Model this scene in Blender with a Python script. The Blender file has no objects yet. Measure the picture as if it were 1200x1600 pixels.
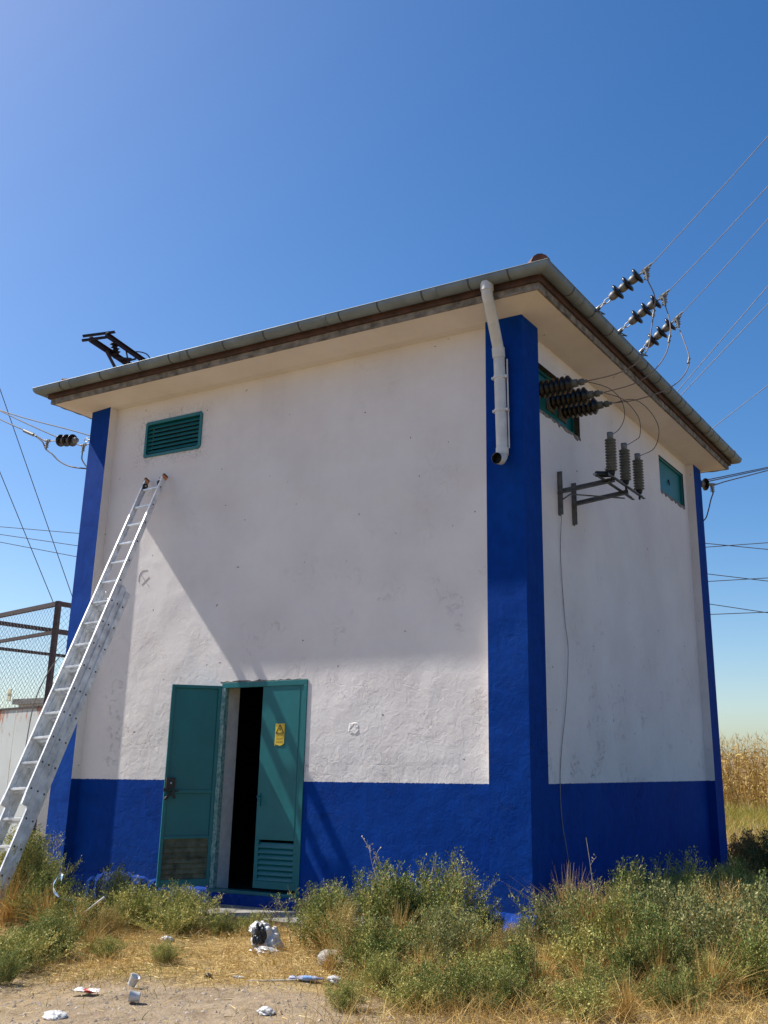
import bpy, math, random
import numpy as np
from mathutils import Vector, Matrix

SC = bpy.context.scene
COL = SC.collection
random.seed(7)

# ------------------------------------------------------------------ camera
cd = bpy.data.cameras.new("camera")
cam = bpy.data.objects.new("camera", cd)
COL.objects.link(cam)
yaw, pit, rol = 0.5176, 0.2991, 0.0059
F = Vector((-math.sin(yaw)*math.cos(pit), math.cos(yaw)*math.cos(pit), math.sin(pit)))
R0 = Vector((math.cos(yaw), math.sin(yaw), 0))
U0 = R0.cross(F)
Rr = R0*math.cos(rol) + U0*math.sin(rol)
Ur = -R0*math.sin(rol) + U0*math.cos(rol)
m = Matrix((Rr, Ur, -F)).transposed().to_4x4()
m.translation = Vector((4.0801, -8.8547, 1.2583))
cam.matrix_world = m
cd.sensor_fit = 'VERTICAL'
cd.sensor_height = 24.0
cd.lens = 24.0*1596.05/1600.0
cd.shift_x = -0.0549
cd.shift_y = -0.0555
cd.clip_start = 0.05
cd.clip_end = 5000
SC.camera = cam
SC.render.resolution_x = 768
SC.render.resolution_y = 1024

# ------------------------------------------------------------------ sun and sky
SUN = Vector((4.9, 1.0, -5.7)).normalized()      # direction the light travels
ld = bpy.data.lights.new("sun", 'SUN')
ld.energy = 5.0
ld.angle = math.radians(0.53)
ld.color = (1.0, 0.955, 0.88)
sun = bpy.data.objects.new("sun", ld)
sun.rotation_euler = SUN.to_track_quat('-Z', 'Y').to_euler()
sun.location = (-20, -4, 24)
COL.objects.link(sun)
W = bpy.data.worlds.new("World")
SC.world = W
W.use_nodes = True
wn = W.node_tree
wn.nodes.clear()
sky = wn.nodes.new('ShaderNodeTexSky')
sky.sky_type = 'NISHITA'
sky.sun_disc = False
sky.sun_elevation = math.asin(-SUN.z)
sky.sun_rotation = math.atan2(-SUN.x, -SUN.y)
sky.altitude = 900
sky.air_density = 1.0
sky.dust_density = 2.4
sky.ozone_density = 1.3
hsv = wn.nodes.new('ShaderNodeHueSaturation')
hsv.inputs['Hue'].default_value = 0.503
hsv.inputs['Saturation'].default_value = 1.40
hsv.inputs['Value'].default_value = 1.0
bg = wn.nodes.new('ShaderNodeBackground')
bg.inputs['Strength'].default_value = 0.104
wo = wn.nodes.new('ShaderNodeOutputWorld')
wn.links.new(sky.outputs[0], hsv.inputs['Color'])
wn.links.new(hsv.outputs[0], bg.inputs['Color'])
wn.links.new(bg.outputs[0], wo.inputs['Surface'])
SC.view_settings.view_transform = 'Standard'
SC.view_settings.look = 'None'
SC.view_settings.gamma = 1
SC.view_settings.exposure = 0.62

# ------------------------------------------------------------------ helpers
def link(o, parent=None):
    COL.objects.link(o)
    if parent is not None:
        o.parent = parent
    return o

def tag(o, label, cat=None, group=None, kind=None):
    if label: o['label'] = label
    if cat: o['category'] = cat
    if group: o['group'] = group
    if kind: o['kind'] = kind
    return o

def thing(name, label, cat, loc=(0, 0, 0), group=None):
    o = bpy.data.objects.new(name, None)
    o.empty_display_size = 0.1
    o.location = loc
    link(o)
    return tag(o, label, cat, group)

class MB:
    """collects shapes of one mesh"""
    def __init__(s):
        s.v = []; s.f = []; s.m = []; s.sm = []
    def add(s, vs, fs, mi=0, smooth=False):
        b = len(s.v)
        s.v.extend([tuple(v) for v in vs])
        for f in fs:
            s.f.append(tuple(i+b for i in f)); s.m.append(mi); s.sm.append(smooth)
    def box(s, a, b, mi=0):
        x0, y0, z0 = a; x1, y1, z1 = b
        vs = [(x0,y0,z0),(x1,y0,z0),(x1,y1,z0),(x0,y1,z0),(x0,y0,z1),(x1,y0,z1),(x1,y1,z1),(x0,y1,z1)]
        s.add(vs, [(3,2,1,0),(4,5,6,7),(0,1,5,4),(1,2,6,5),(2,3,7,6),(3,0,4,7)], mi)
    def obox(s, c, ax, ay, az, mi=0):
        """box from centre and three half-axis vectors"""
        c = Vector(c); ax = Vector(ax); ay = Vector(ay); az = Vector(az)
        vs = [c+ax*i+ay*j+az*k for k in (-1,1) for j in (-1,1) for i in (-1,1)]
        s.add(vs, [(0,2,3,1),(4,5,7,6),(0,1,5,4),(1,3,7,5),(3,2,6,7),(2,0,4,6)], mi)
    def bar(s, p, q, w, h, up=(0,0,1), mi=0):
        p = Vector(p); q = Vector(q); d = (q-p); L = d.length; d.normalize()
        u = Vector(up); a = d.cross(u)
        if a.length < 1e-4: a = d.cross(Vector((1,0,0)))
        a.normalize(); b = a.cross(d)
        s.obox((p+q)/2, d*L/2, a*w/2, b*h/2, mi)
    def angle(s, p, q, w, t, up=(0,0,1), mi=0, flip=1):
        """steel angle section"""
        p = Vector(p); q = Vector(q); d = (q-p); L = d.length; d.normalize()
        a = d.cross(Vector(up)); a.normalize(); b = a.cross(d); a = a*flip
        c = (p+q)/2
        s.obox(c+a*w/2, d*L/2, a*w/2, b*t/2, mi)
        s.obox(c+b*(w/2+t/2), d*L/2, a*t/2, b*w/2, mi)
    def tube(s, pts, r, n=8, mi=0, cap=True, smooth=True):
        pts = [Vector(p) for p in pts]
        rr = r if hasattr(r, '__len__') else [r]*len(pts)
        t0 = (pts[1]-pts[0]).normalized()
        a = t0.cross(Vector((0.13, 0.21, 1))).normalized()
        vs = []
        for i, p in enumerate(pts):
            if i == 0: t = pts[1]-pts[0]
            elif i == len(pts)-1: t = pts[-1]-pts[-2]
            else: t = (pts[i+1]-pts[i]).normalized()+(pts[i]-pts[i-1]).normalized()
            t.normalize()
            a = (a - t*a.dot(t)).normalized(); b = t.cross(a)
            for k in range(n):
                an = 2*math.pi*k/n
                vs.append(p+(a*math.cos(an)+b*math.sin(an))*rr[i])
        fs = []
        for i in range(len(pts)-1):
            for k in range(n):
                k2 = (k+1) % n
                fs.append((i*n+k, i*n+k2, (i+1)*n+k2, (i+1)*n+k))
        s.add(vs, fs, mi, smooth)
        if cap:
            s.add(vs[:n], [tuple(range(n))[::-1]], mi)
            s.add(vs[-n:], [tuple(range(n))], mi)
    def lathe(s, prof, p, d, n=16, mi=0):
        """prof: list of (distance along axis, radius)"""
        p = Vector(p); d = Vector(d).normalized()
        a = d.cross(Vector((0.13, 0.21, 1))).normalized(); b = d.cross(a)
        vs = []
        for (t, r) in prof:
            for k in range(n):
                an = 2*math.pi*k/n
                vs.append(p+d*t+(a*math.cos(an)+b*math.sin(an))*max(r, 1e-4))
        fs = []
        for i in range(len(prof)-1):
            for k in range(n):
                k2 = (k+1) % n
                fs.append((i*n+k, i*n+k2, (i+1)*n+k2, (i+1)*n+k))
        s.add(vs, fs, mi, True)
    def grid(s, us, vs_, fn, mi=0, smooth=True):
        n = len(vs_)
        P = [fn(u, v) for u in us for v in vs_]
        fs = [(i*n+j, (i+1)*n+j, (i+1)*n+j+1, i*n+j+1) for i in range(len(us)-1) for j in range(n-1)]
        s.add(P, fs, mi, smooth)
    def mesh(s, name, mats):
        me = bpy.data.meshes.new(name)
        me.from_pydata(s.v, [], s.f)
        if not isinstance(mats, (list, tuple)): mats = [mats]
        for mt in mats: me.materials.append(mt)
        me.polygons.foreach_set('material_index', s.m)
        me.polygons.foreach_set('use_smooth', s.sm)
        me.update()
        return me
    def build(s, name, mats, parent=None, bevel=0, label=None):
        o = bpy.data.objects.new(name, s.mesh(name, mats))
        link(o, parent)
        if bevel:
            b = o.modifiers.new('bevel', 'BEVEL'); b.width = bevel; b.segments = 2; b.limit_method = 'ANGLE'
        if label: o['label'] = label
        return o

def catmull(P, n=6):
    P = [Vector(p) for p in P]
    Q = [P[0]*2-P[1]] + P + [P[-1]*2-P[-2]]
    out = []
    for i in range(1, len(Q)-2):
        a, b, c, d = Q[i-1:i+3]
        for k in range(n):
            t = k/n
            out.append(0.5*((2*b)+(c-a)*t+(2*a-5*b+4*c-d)*t*t+(3*b-a-3*c+d)*t**3))
    out.append(P[-1])
    return out

def sag(p, q, s, n=14):
    p = Vector(p); q = Vector(q)
    return [p.lerp(q, i/n)-Vector((0, 0, s*4*(i/n)*(1-i/n))) for i in range(n+1)]

# ------------------------------------------------------------------ materials
def newmat(name):
    mt = bpy.data.materials.new(name); mt.use_nodes = True
    return mt, mt.node_tree, mt.node_tree.nodes['Principled BSDF']

def N(nt, t, **kw):
    n = nt.nodes.new(t)
    for k, v in kw.items():
        if k in n.inputs: n.inputs[k].default_value = v
        else: setattr(n, k, v)
    return n

def noise(nt, co, scale, detail=4, rough=0.55, dist=0.0):
    n = N(nt, 'ShaderNodeTexNoise')
    n.inputs['Scale'].default_value = scale; n.inputs['Detail'].default_value = detail
    n.inputs['Roughness'].default_value = rough; n.inputs['Distortion'].default_value = dist
    if co is not None: nt.links.new(co, n.inputs['Vector'])
    return n.outputs['Fac']

def ramp(nt, f, stops):
    r = N(nt, 'ShaderNodeValToRGB')
    e = r.color_ramp.elements
    while len(e) < len(stops): e.new(0.5)
    for i, (p, c) in enumerate(stops):
        e[i].position = p
        e[i].color = (c[0], c[1], c[2], 1) if hasattr(c, '__len__') else (c, c, c, 1)
    nt.links.new(f, r.inputs['Fac'])
    return r.outputs['Color']

def mixc(nt, f, a, b, mode='MIX'):
    n = N(nt, 'ShaderNodeMix'); n.data_type = 'RGBA'; n.blend_type = mode
    def put(v, s):
        if isinstance(v, (tuple, list)): s.default_value = (v[0], v[1], v[2], 1)
        elif isinstance(v, (int, float)): s.default_value = (v, v, v, 1)
        else: nt.links.new(v, s)
    if isinstance(f, (int, float)): n.inputs[0].default_value = f
    else: nt.links.new(f, n.inputs[0])
    put(a, n.inputs[6]); put(b, n.inputs[7])
    return n.outputs[2]

def mth(nt, op, a, b=None, c=None):
    n = N(nt, 'ShaderNodeMath', operation=op)
    for i, v in enumerate((a, b, c)):
        if v is None: continue
        if isinstance(v, (int, float)): n.inputs[i].default_value = v
        else: nt.links.new(v, n.inputs[i])
    return n.outputs[0]

def coord(nt, kind='Object'):
    return N(nt, 'ShaderNodeTexCoord').outputs[kind]

def bump(nt, bsdf, h, dist, strength=1.0):
    b = N(nt, 'ShaderNodeBump'); b.inputs['Distance'].default_value = dist
    b.inputs['Strength'].default_value = strength
    nt.links.new(h, b.inputs['Height']); nt.links.new(b.outputs[0], bsdf.inputs['Normal'])

def simple(name, col, rough=0.6, metal=0.0, var=0.25, scale=12, bmp=0.0, col2=None, spec=0.4):
    mt, nt, b = newmat(name)
    co = coord(nt)
    f = noise(nt, co, scale, 5, 0.6)
    c2 = col2 if col2 else tuple(max(0, c*(1-var)) for c in col)
    c1 = col if col2 else tuple(min(1, c*(1+var*0.6)) for c in col)
    c = ramp(nt, f, [(0.35, c1), (0.68, c2)])
    nt.links.new(c, b.inputs['Base Color'])
    b.inputs['Roughness'].default_value = rough
    b.inputs['Metallic'].default_value = metal
    b.inputs['Specular IOR Level'].default_value = spec
    if bmp: bump(nt, b, noise(nt, co, scale*3, 4), bmp)
    return mt

BLUE = (0.0006, 0.037, 0.235)
WHITE = (0.725, 0.69, 0.672)

def plaster(name, band=True, rough_all=False, base=None):
    mt, nt, b = newmat(name)
    co = coord(nt)
    sep = N(nt, 'ShaderNodeSeparateXYZ'); nt.links.new(co, sep.inputs[0])
    z = sep.outputs['Z']
    n1 = noise(nt, co, 1.1, 5, 0.6)
    n2 = noise(nt, co, 7, 6, 0.65, 0.4)
    n3 = noise(nt, co, 45, 4, 0.6)
    wh = base or WHITE
    white = mixc(nt, ramp(nt, n1, [(0.35, 0.0), (0.7, 1.0)]), tuple(c*1.04 for c in wh), (wh[0]*0.92, wh[1]*0.90, wh[2]*0.90))
    # small chips, nail holes and grime
    vo = N(nt, 'ShaderNodeTexVoronoi'); vo.voronoi_dimensions = '2D'; vo.inputs['Scale'].default_value = 1.35; vo.inputs['Randomness'].default_value = 1
    wob = N(nt, 'ShaderNodeVectorMath', operation='ADD')
    nc = N(nt, 'ShaderNodeTexNoise'); nc.inputs['Scale'].default_value = 14; nt.links.new(co, nc.inputs['Vector'])
    ws = N(nt, 'ShaderNodeVectorMath', operation='SCALE'); ws.inputs['Scale'].default_value = 0.06
    nt.links.new(nc.outputs['Color'], ws.inputs[0]); nt.links.new(co, wob.inputs[0]); nt.links.new(ws.outputs[0], wob.inputs[1])
    sw = N(nt, 'ShaderNodeSeparateXYZ'); nt.links.new(wob.outputs[0], sw.inputs[0])
    cw = N(nt, 'ShaderNodeCombineXYZ'); nt.links.new(mth(nt, 'ADD', sw.outputs['X'], mth(nt, 'MULTIPLY', sw.outputs['Y'], 1.3)), cw.inputs[0]); nt.links.new(sw.outputs['Z'], cw.inputs[1])
    nt.links.new(cw.outputs[0], vo.inputs['Vector'])
    chip = mth(nt, 'LESS_THAN', vo.outputs['Distance'], mth(nt, 'MULTIPLY', noise(nt, co, 1.9, 1), 0.023))
    white = mixc(nt, mth(nt, 'MULTIPLY', chip, 0.85), white, (0.16, 0.145, 0.13))
    gr = ramp(nt, noise(nt, co, 2.3, 6, 0.7, 0.6), [(0.60, 0.0), (0.78, 0.12)])
    white = mixc(nt, gr, white, (0.50, 0.46, 0.43))
    # soot like grime round the louvred vent
    def far(v, c, w): return mth(nt, 'DIVIDE', mth(nt, 'ABSOLUTE', mth(nt, 'SUBTRACT', v, c)), w)
    dv_ = mth(nt, 'MAXIMUM', far(sep.outputs['X'], -4.95, 0.72), far(z, 5.27, 0.42))
    gm_ = mth(nt, 'MULTIPLY', ramp(nt, dv_, [(0.66, 1.0), (1.0, 0.0)]), ramp(nt, noise(nt, co, 26, 7, 0.8, 1.0), [(0.50, 0.0), (0.62, 0.55)]))
    white = mixc(nt, gm_, white, (0.20, 0.19, 0.17))
    # faint rain streaks running down from the eave
    ms = N(nt, 'ShaderNodeMapping'); ms.inputs['Scale'].default_value = (7, 7, 0.35); nt.links.new(co, ms.inputs[0])
    st_ = mth(nt, 'MULTIPLY', ramp(nt, noise(nt, ms.outputs[0], 1.0, 4, 0.6), [(0.52, 0.0), (0.72, 0.07)]), ramp(nt, mth(nt, 'DIVIDE', z, 6.0), [(0.35, 0.25), (0.95, 1.0)]))
    white = mixc(nt, st_, white, (0.47, 0.44, 0.42))
    bl = mixc(nt, ramp(nt, n2, [(0.3, 0.0), (0.7, 1.0)]), tuple(c*1.12 for c in BLUE), tuple(c*0.82 for c in BLUE))
    bl = mixc(nt, ramp(nt, noise(nt, co, 0.9, 5, 0.6, 0.5), [(0.45, 0.0), (0.75, 0.40)]), bl, (0.006, 0.070, 0.32))
    mb_ = N(nt, 'ShaderNodeMapping'); mb_.inputs['Scale'].default_value = (9, 9, 1.2); nt.links.new(co, mb_.inputs[0])
    bl = mixc(nt, ramp(nt, noise(nt, mb_.outputs[0], 1.5, 4, 0.6), [(0.50, 0.0), (0.75, 0.35)]), bl, tuple(c*0.6 for c in BLUE))
    # scuffs in the blue
    sc_ = ramp(nt, noise(nt, co, 22, 6, 0.75, 1.2), [(0.70, 0.0), (0.76, 0.35)])
    bl = mixc(nt, sc_, bl, (0.012, 0.10, 0.40))
    # dust and mud splashed on the foot
    fo_ = mth(nt, 'MULTIPLY', ramp(nt, mth(nt, 'ADD', z, mth(nt, 'MULTIPLY', n2, 0.25)), [(0.10, 1.0), (0.45, 0.0)]), ramp(nt, noise(nt, co, 16, 5, 0.7), [(0.42, 0.0), (0.66, 0.45)]))
    bl = mixc(nt, fo_, bl, (0.045, 0.065, 0.16))
    if band:
        edge = mth(nt, 'ADD', z, mth(nt, 'MULTIPLY', mth(nt, 'SUBTRACT', n3, 0.5), 0.022))
        isb = mth(nt, 'LESS_THAN', edge, 1.137)
        c = mixc(nt, isb, white, bl)
    elif base: c = white
    else: c = bl
    nt.links.new(c, b.inputs['Base Color'])
    b.inputs['Roughness'].default_value = 0.8
    b.inputs['Specular IOR Level'].default_value = 0.08
    # relief: trowel lumps everywhere, coarse flaking render low down
    low = ramp(nt, mth(nt, 'DIVIDE', z, 6.0), [(0.28, 1.0), (0.60, 0.30)])
    lumps = noise(nt, co, 1.7, 2, 0.4, 0.2)
    mids = noise(nt, co, 11, 6, 0.62, 0.8)
    cr = N(nt, 'ShaderNodeTexVoronoi', feature='DISTANCE_TO_EDGE'); cr.inputs['Scale'].default_value = 2.4
    cr.voronoi_dimensions = '2D'; nt.links.new(cw.outputs[0], cr.inputs['Vector'])
    crm = ramp(nt, cr.outputs['Distance'], [(0.0, 0.0), (0.02, 1.0)])
    flake = ramp(nt, noise(nt, co, 6.5, 8, 0.72, 1.6), [(0.56, 0.0), (0.585, 1.0)])
    gate = ramp(nt, noise(nt, co, 2.3, 3), [(0.54, 0.0), (0.60, 1.0)])
    h = mth(nt, 'ADD', mth(nt, 'MULTIPLY', lumps, 2.0), mth(nt, 'MULTIPLY', mth(nt, 'MULTIPLY', mids, low), 0.48))
    h = mth(nt, 'ADD', h, mth(nt, 'MULTIPLY', mth(nt, 'MULTIPLY', flake, gate), mth(nt, 'MULTIPLY', low, -0.26)))
    h = mth(nt, 'ADD', h, mth(nt, 'MULTIPLY', mth(nt, 'MULTIPLY', crm, gate), mth(nt, 'MULTIPLY', low, 0.10)))
    h = mth(nt, 'ADD', h, mth(nt, 'MULTIPLY', n3, 0.05))
    h = mth(nt, 'ADD', h, mth(nt, 'MULTIPLY', chip, -0.25))
    bump(nt, b, h, 0.012, 1.0)
    return mt

M = {}
M['wall'] = plaster('wall_plaster')
M['blue'] = plaster('blue_column_plaster', band=False)
M['soffit'] = plaster('soffit_plaster', band=False, base=(0.68, 0.65, 0.63))
M['jamb'] = simple('jamb_plaster', (0.68, 0.68, 0.68), 0.8, var=0.12)
M['raw'] = simple('raw_concrete', (0.21, 0.19, 0.165), 0.9, var=0.6, scale=9, bmp=0.012)
M['fascia'] = simple('fascia_wood', (0.105, 0.052, 0.040), 0.8, var=0.6, scale=6, bmp=0.004, col2=(0.04, 0.025, 0.022))
M['gutter'] = simple('gutter_zinc', (0.165, 0.20, 0.215), 0.55, 0.25, var=0.25, scale=3, bmp=0.0)
M['gutter2'] = simple('gutter_strap', (0.07, 0.075, 0.075), 0.7, 0.1, var=0.3)
M['pvc'] = simple('grey_white_pipe', (0.56, 0.57, 0.56), 0.55, var=0.15, scale=6)
M['tile'] = simple('clay_tile', (0.17, 0.07, 0.05), 0.8, var=0.5, scale=7, bmp=0.004)
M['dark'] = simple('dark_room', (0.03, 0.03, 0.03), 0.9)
M['black'] = simple('black_rubber', (0.015, 0.015, 0.016), 0.5)
M['porc'] = simple('brown_black_porcelain', (0.007, 0.005, 0.005), 0.30, var=0.4, scale=5, spec=0.4)
M['poly'] = simple('grey_polymer', (0.105, 0.11, 0.095), 0.6, var=0.3, scale=10)
M['galv'] = simple('galvanised_metal', (0.42, 0.42, 0.40), 0.5, 0.45, var=0.35, scale=22)
M['steel'] = simple('grey_painted_steel', (0.105, 0.11, 0.105), 0.6, 0.2, var=0.4, scale=12)
M['rack'] = simple('dark_maroon_steel', (0.030, 0.023, 0.030), 0.6, 0.1, var=0.4, scale=14)
M['cage'] = simple('brown_steel', (0.052, 0.037, 0.040), 0.7, 0.1, var=0.4, scale=14)
M['alu'] = simple('aluminium', (0.76, 0.78, 0.80), 0.40, 0.40, var=0.28, scale=9)
M['bolt'] = simple('bolt_dark', (0.03, 0.03, 0.03), 0.5)
M['orange'] = simple('orange_plastic', (0.55, 0.22, 0.08), 0.5)
M['wire'] = simple('wire_aluminium', (0.26, 0.25, 0.25), 0.7, 0.1)
M['wirem'] = simple('wire_brownish', (0.19, 0.15, 0.13), 0.6, 0.1)
M['wired'] = simple('wire_dark', (0.10, 0.075, 0.065), 0.6, 0.1)
M['cement'] = simple('insulator_cap', (0.20, 0.195, 0.18), 0.55, 0.25, var=0.35, scale=30)
M['link'] = simple('chain_link_wire', (0.22, 0.22, 0.22), 0.5, 0.4)
M['yellow'] = simple('yellow_sign', (0.72, 0.50, 0.05), 0.5, var=0.12)
M['ink'] = simple('black_ink', (0.03, 0.025, 0.015), 0.5)
M['conc'] = simple('concrete_apron', (0.25, 0.235, 0.21), 0.9, var=0.4, scale=5, bmp=0.01)
M['hut'] = simple('hut_wall', (0.62, 0.62, 0.62), 0.9, var=0.12, scale=1)

def teal():
    mt, nt, b = newmat('teal_paint')
    co = coord(nt)
    base = ramp(nt, noise(nt, co, 2.2, 4), [(0.3, (0.005, 0.150, 0.165)), (0.7, (0.004, 0.118, 0.130))])
    wear = ramp(nt, noise(nt, co, 38, 7, 0.75, 1.0), [(0.70, 0.0), (0.725, 0.7)])
    base = mixc(nt, ramp(nt, noise(nt, co, 6, 6, 0.7, 0.8), [(0.50, 0.0), (0.75, 0.35)]), base, (0.012, 0.085, 0.085))
    base = mixc(nt, ramp(nt, noise(nt, co, 17, 7, 0.75, 0.5), [(0.68, 0.0), (0.74, 0.75)]), base, (0.06, 0.045, 0.03))
    nt.links.new(mixc(nt, wear, base, (0.26, 0.38, 0.36)), b.inputs['Base Color'])
    b.inputs['Roughness'].default_value = 0.42
    b.inputs['Specular IOR Level'].default_value = 0.4
    bump(nt, b, noise(nt, co, 5, 3), 0.004, 0.6)
    return mt
M['teal'] = teal()
M['tealworn'] = simple('teal_worn_edge', (0.30, 0.42, 0.40), 0.5, var=0.3, scale=30, col2=(0.01, 0.14, 0.14))
M['meshdark'] = simple('dusty_louvre_back', (0.11, 0.11, 0.065), 0.8, var=0.6, scale=9)

def sheetmat():
    mt, nt, b = newmat('rusty_white_sheet')
    co = coord(nt)
    base = ramp(nt, noise(nt, co, 1.5, 5), [(0.3, (0.50, 0.53, 0.52)), (0.7, (0.42, 0.45, 0.44))])
    sep = N(nt, 'ShaderNodeSeparateXYZ'); nt.links.new(co, sep.inputs[0])
    mp = N(nt, 'ShaderNodeMapping'); mp.inputs['Scale'].default_value = (1, 1, 0.35); nt.links.new(co, mp.inputs[0])
    up = ramp(nt, mth(nt, 'DIVIDE', sep.outputs['Z'], 2.4), [(0.45, 0.0), (0.95, 0.16)])
    nn = mth(nt, 'ADD', noise(nt, mp.outputs[0], 5, 8, 0.65, 0.5), up)
    rust = ramp(nt, nn, [(0.655, 0.0), (0.74, 1.0)])
    nt.links.new(mixc(nt, rust, base, (0.36, 0.13, 0.05)), b.inputs['Base Color'])
    b.inputs['Roughness'].default_value = 0.6
    return mt
M['sheet'] = sheetmat()

def leafmat(name, c1, c2, c3, trans=0.15):
    """colour picked per leaf from the 'tint' attribute"""
    mt, nt, b = newmat(name)
    at = N(nt, 'ShaderNodeAttribute'); at.attribute_name = 'tint'
    c = ramp(nt, at.outputs['Fac'], [(0.0, c1), (0.55, c2), (1.0, c3)])
    nt.links.new(c, b.inputs['Base Color'])
    b.inputs['Roughness'].default_value = 0.65
    b.inputs['Specular IOR Level'].default_value = 0.25
    tr = N(nt, 'ShaderNodeBsdfTranslucent'); nt.links.new(c, tr.inputs[0])
    mx = N(nt, 'ShaderNodeMixShader'); mx.inputs[0].default_value = trans
    out = nt.nodes['Material Output']
    nt.links.new(b.outputs[0], mx.inputs[1]); nt.links.new(tr.outputs[0], mx.inputs[2]); nt.links.new(mx.outputs[0], out.inputs[0])
    return mt
M['leaf'] = leafmat('weed_leaf', (0.035, 0.065, 0.014), (0.165, 0.215, 0.045), (0.50, 0.44, 0.13))
M['leafgrey'] = leafmat('grey_weed_leaf', (0.050, 0.080, 0.026), (0.175, 0.205, 0.070), (0.38, 0.35, 0.15))
M['leafseed'] = leafmat('seedy_weed_leaf', (0.09, 0.085, 0.02), (0.30, 0.26, 0.08), (0.55, 0.38, 0.13))
M['leafdark'] = leafmat('shrub_leaf', (0.035, 0.06, 0.02), (0.085, 0.115, 0.04), (0.17, 0.17, 0.06))
M['leafrust'] = leafmat('dry_leaf', (0.13, 0.07, 0.03), (0.28, 0.15, 0.06), (0.16, 0.15, 0.05))
M['dry'] = leafmat('dry_blade', (0.32, 0.16, 0.04), (0.54, 0.36, 0.11), (0.66, 0.50, 0.20), 0.2)
M['straw'] = leafmat('straw_litter', (0.30, 0.18, 0.055), (0.60, 0.42, 0.15), (0.76, 0.62, 0.30), 0.1)
M['green'] = leafmat('grass_blade', (0.07, 0.10, 0.02), (0.22, 0.24, 0.05), (0.50, 0.38, 0.11), 0.25)
M['meadow'] = leafmat('meadow_blade', (0.10, 0.14, 0.02), (0.32, 0.31, 0.05), (0.55, 0.32, 0.10), 0.3)
M['corn'] = leafmat('dry_maize', (0.15, 0.075, 0.018), (0.42, 0.26, 0.065), (0.66, 0.50, 0.17), 0.25)

def groundmat():
    mt, nt, b = newmat('dirt_ground')
    co = coord(nt)
    big = noise(nt, co, 0.6, 5, 0.6, 0.3)
    mid = noise(nt, co, 4.0, 7, 0.65, 0.4)
    fine = noise(nt, co, 40, 5, 0.7)
    c = ramp(nt, mid, [(0.30, (0.20, 0.145, 0.095)), (0.50, (0.31, 0.235, 0.155)), (0.75, (0.38, 0.30, 0.205))])
    strawy = mixc(nt, ramp(nt, fine, [(0.3, 0.0), (0.7, 1.0)]), (0.26, 0.175, 0.075), (0.44, 0.32, 0.14))
    # trodden bare strip in front, straw elsewhere
    sep = N(nt, 'ShaderNodeSeparateXYZ'); nt.links.new(co, sep.inputs[0])
    line = mth(nt, 'ADD', mth(nt, 'ADD', sep.outputs['Y'], mth(nt, 'MULTIPLY', sep.outputs['X'], -0.25)), mth(nt, 'MULTIPLY', mid, 1.2))
    f = ramp(nt, mth(nt, 'ADD', mth(nt, 'MULTIPLY', line, 0.5), 1.55), [(0.40, 0.0), (0.62, 1.0)])
    c = mixc(nt, f, c, strawy)
    dk = ramp(nt, noise(nt, co, 9, 6, 0.7, 0.5), [(0.52, 0.0), (0.70, 0.75)])
    c = mixc(nt, dk, c, (0.17, 0.125, 0.085))
    c = mixc(nt, ramp(nt, big, [(0.45, 0.0), (0.75, 0.35)]), c, (0.42, 0.30, 0.13))
    # outer ground in an invented darker soil tone to cut wall bounce light
    vl = N(nt, 'ShaderNodeVectorMath', operation='LENGTH'); ad = N(nt, 'ShaderNodeVectorMath', operation='ADD'); ad.inputs[1].default_value = (1.5, 1.5, 0)
    nt.links.new(co, ad.inputs[0]); nt.links.new(ad.outputs[0], vl.inputs[0])
    fl = ramp(nt, mth(nt, 'DIVIDE', mth(nt, 'ADD', vl.outputs['Value'], mth(nt, 'MULTIPLY', big, 3.0)), 20.0), [(0.40, 0.0), (0.50, 1.0)])
    c = mixc(nt, fl, c, mixc(nt, mid, (0.20, 0.135, 0.07), (0.27, 0.19, 0.10)))
    nt.links.new(c, b.inputs['Base Color'])
    b.inputs['Roughness'].default_value = 0.95
    b.inputs['Specular IOR Level'].default_value = 0.1
    h = mth(nt, 'ADD', mth(nt, 'MULTIPLY', mid, 1.0), mth(nt, 'MULTIPLY', fine, 0.35))
    bump(nt, b, h, 0.05, 0.9)
    return mt
M['ground'] = groundmat()

# ------------------------------------------------------------------ ground
def gh(x, y):
    """height of the ground"""
    z = -0.15 + 0.022*np.sin(x*1.7+0.4)*np.cos(y*1.3) + 0.012*np.sin(x*4.1+y*3.3) + 0.008*np.sin(x*9.0-y*7.1+1)
    far = np.clip((np.hypot(x, y)-12)/60.0, 0, 1)
    return z - 0.5*far

def axis(lo, hi, fine_lo, fine_hi, st, grow=1.35):
    a = list(np.arange(fine_lo, fine_hi+1e-6, st))
    s = st
    while a[-1] < hi: s *= grow; a.append(min(hi, a[-1]+s))
    s = st
    while a[0] > lo: s *= grow; a.insert(0, max(lo, a[0]-s))
    return a
gm = MB()
gx = axis(-2500, 2500, -8, 5, 0.08); gy = axis(-2500, 2500, -6, 9, 0.08)
def gfn(u, v):
    return (u, v, float(gh(u, v)))
gm.grid(gx, gy, gfn)
tag(gm.build('ground', M['ground']), 'pale dirt ground with straw and bare trodden earth in front of the building', kind='structure')

hm = MB()
hmat = simple('far_hill', (0.26, 0.20, 0.13), 0.95, var=0.15, scale=0.01)
hx = list(np.linspace(-2300, 1500, 60))
hm.grid(hx, [0, 1, 2, 3], lambda u, v: (u, 1700+v*130, [-1, 20, 33, 24][v]*(1+0.18*math.sin(u*0.004+1)+0.07*math.sin(u*0.017))*(1.0)+0))
tag(hm.build('hills', hmat), 'low dry hills on the horizon', kind='structure')

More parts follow.
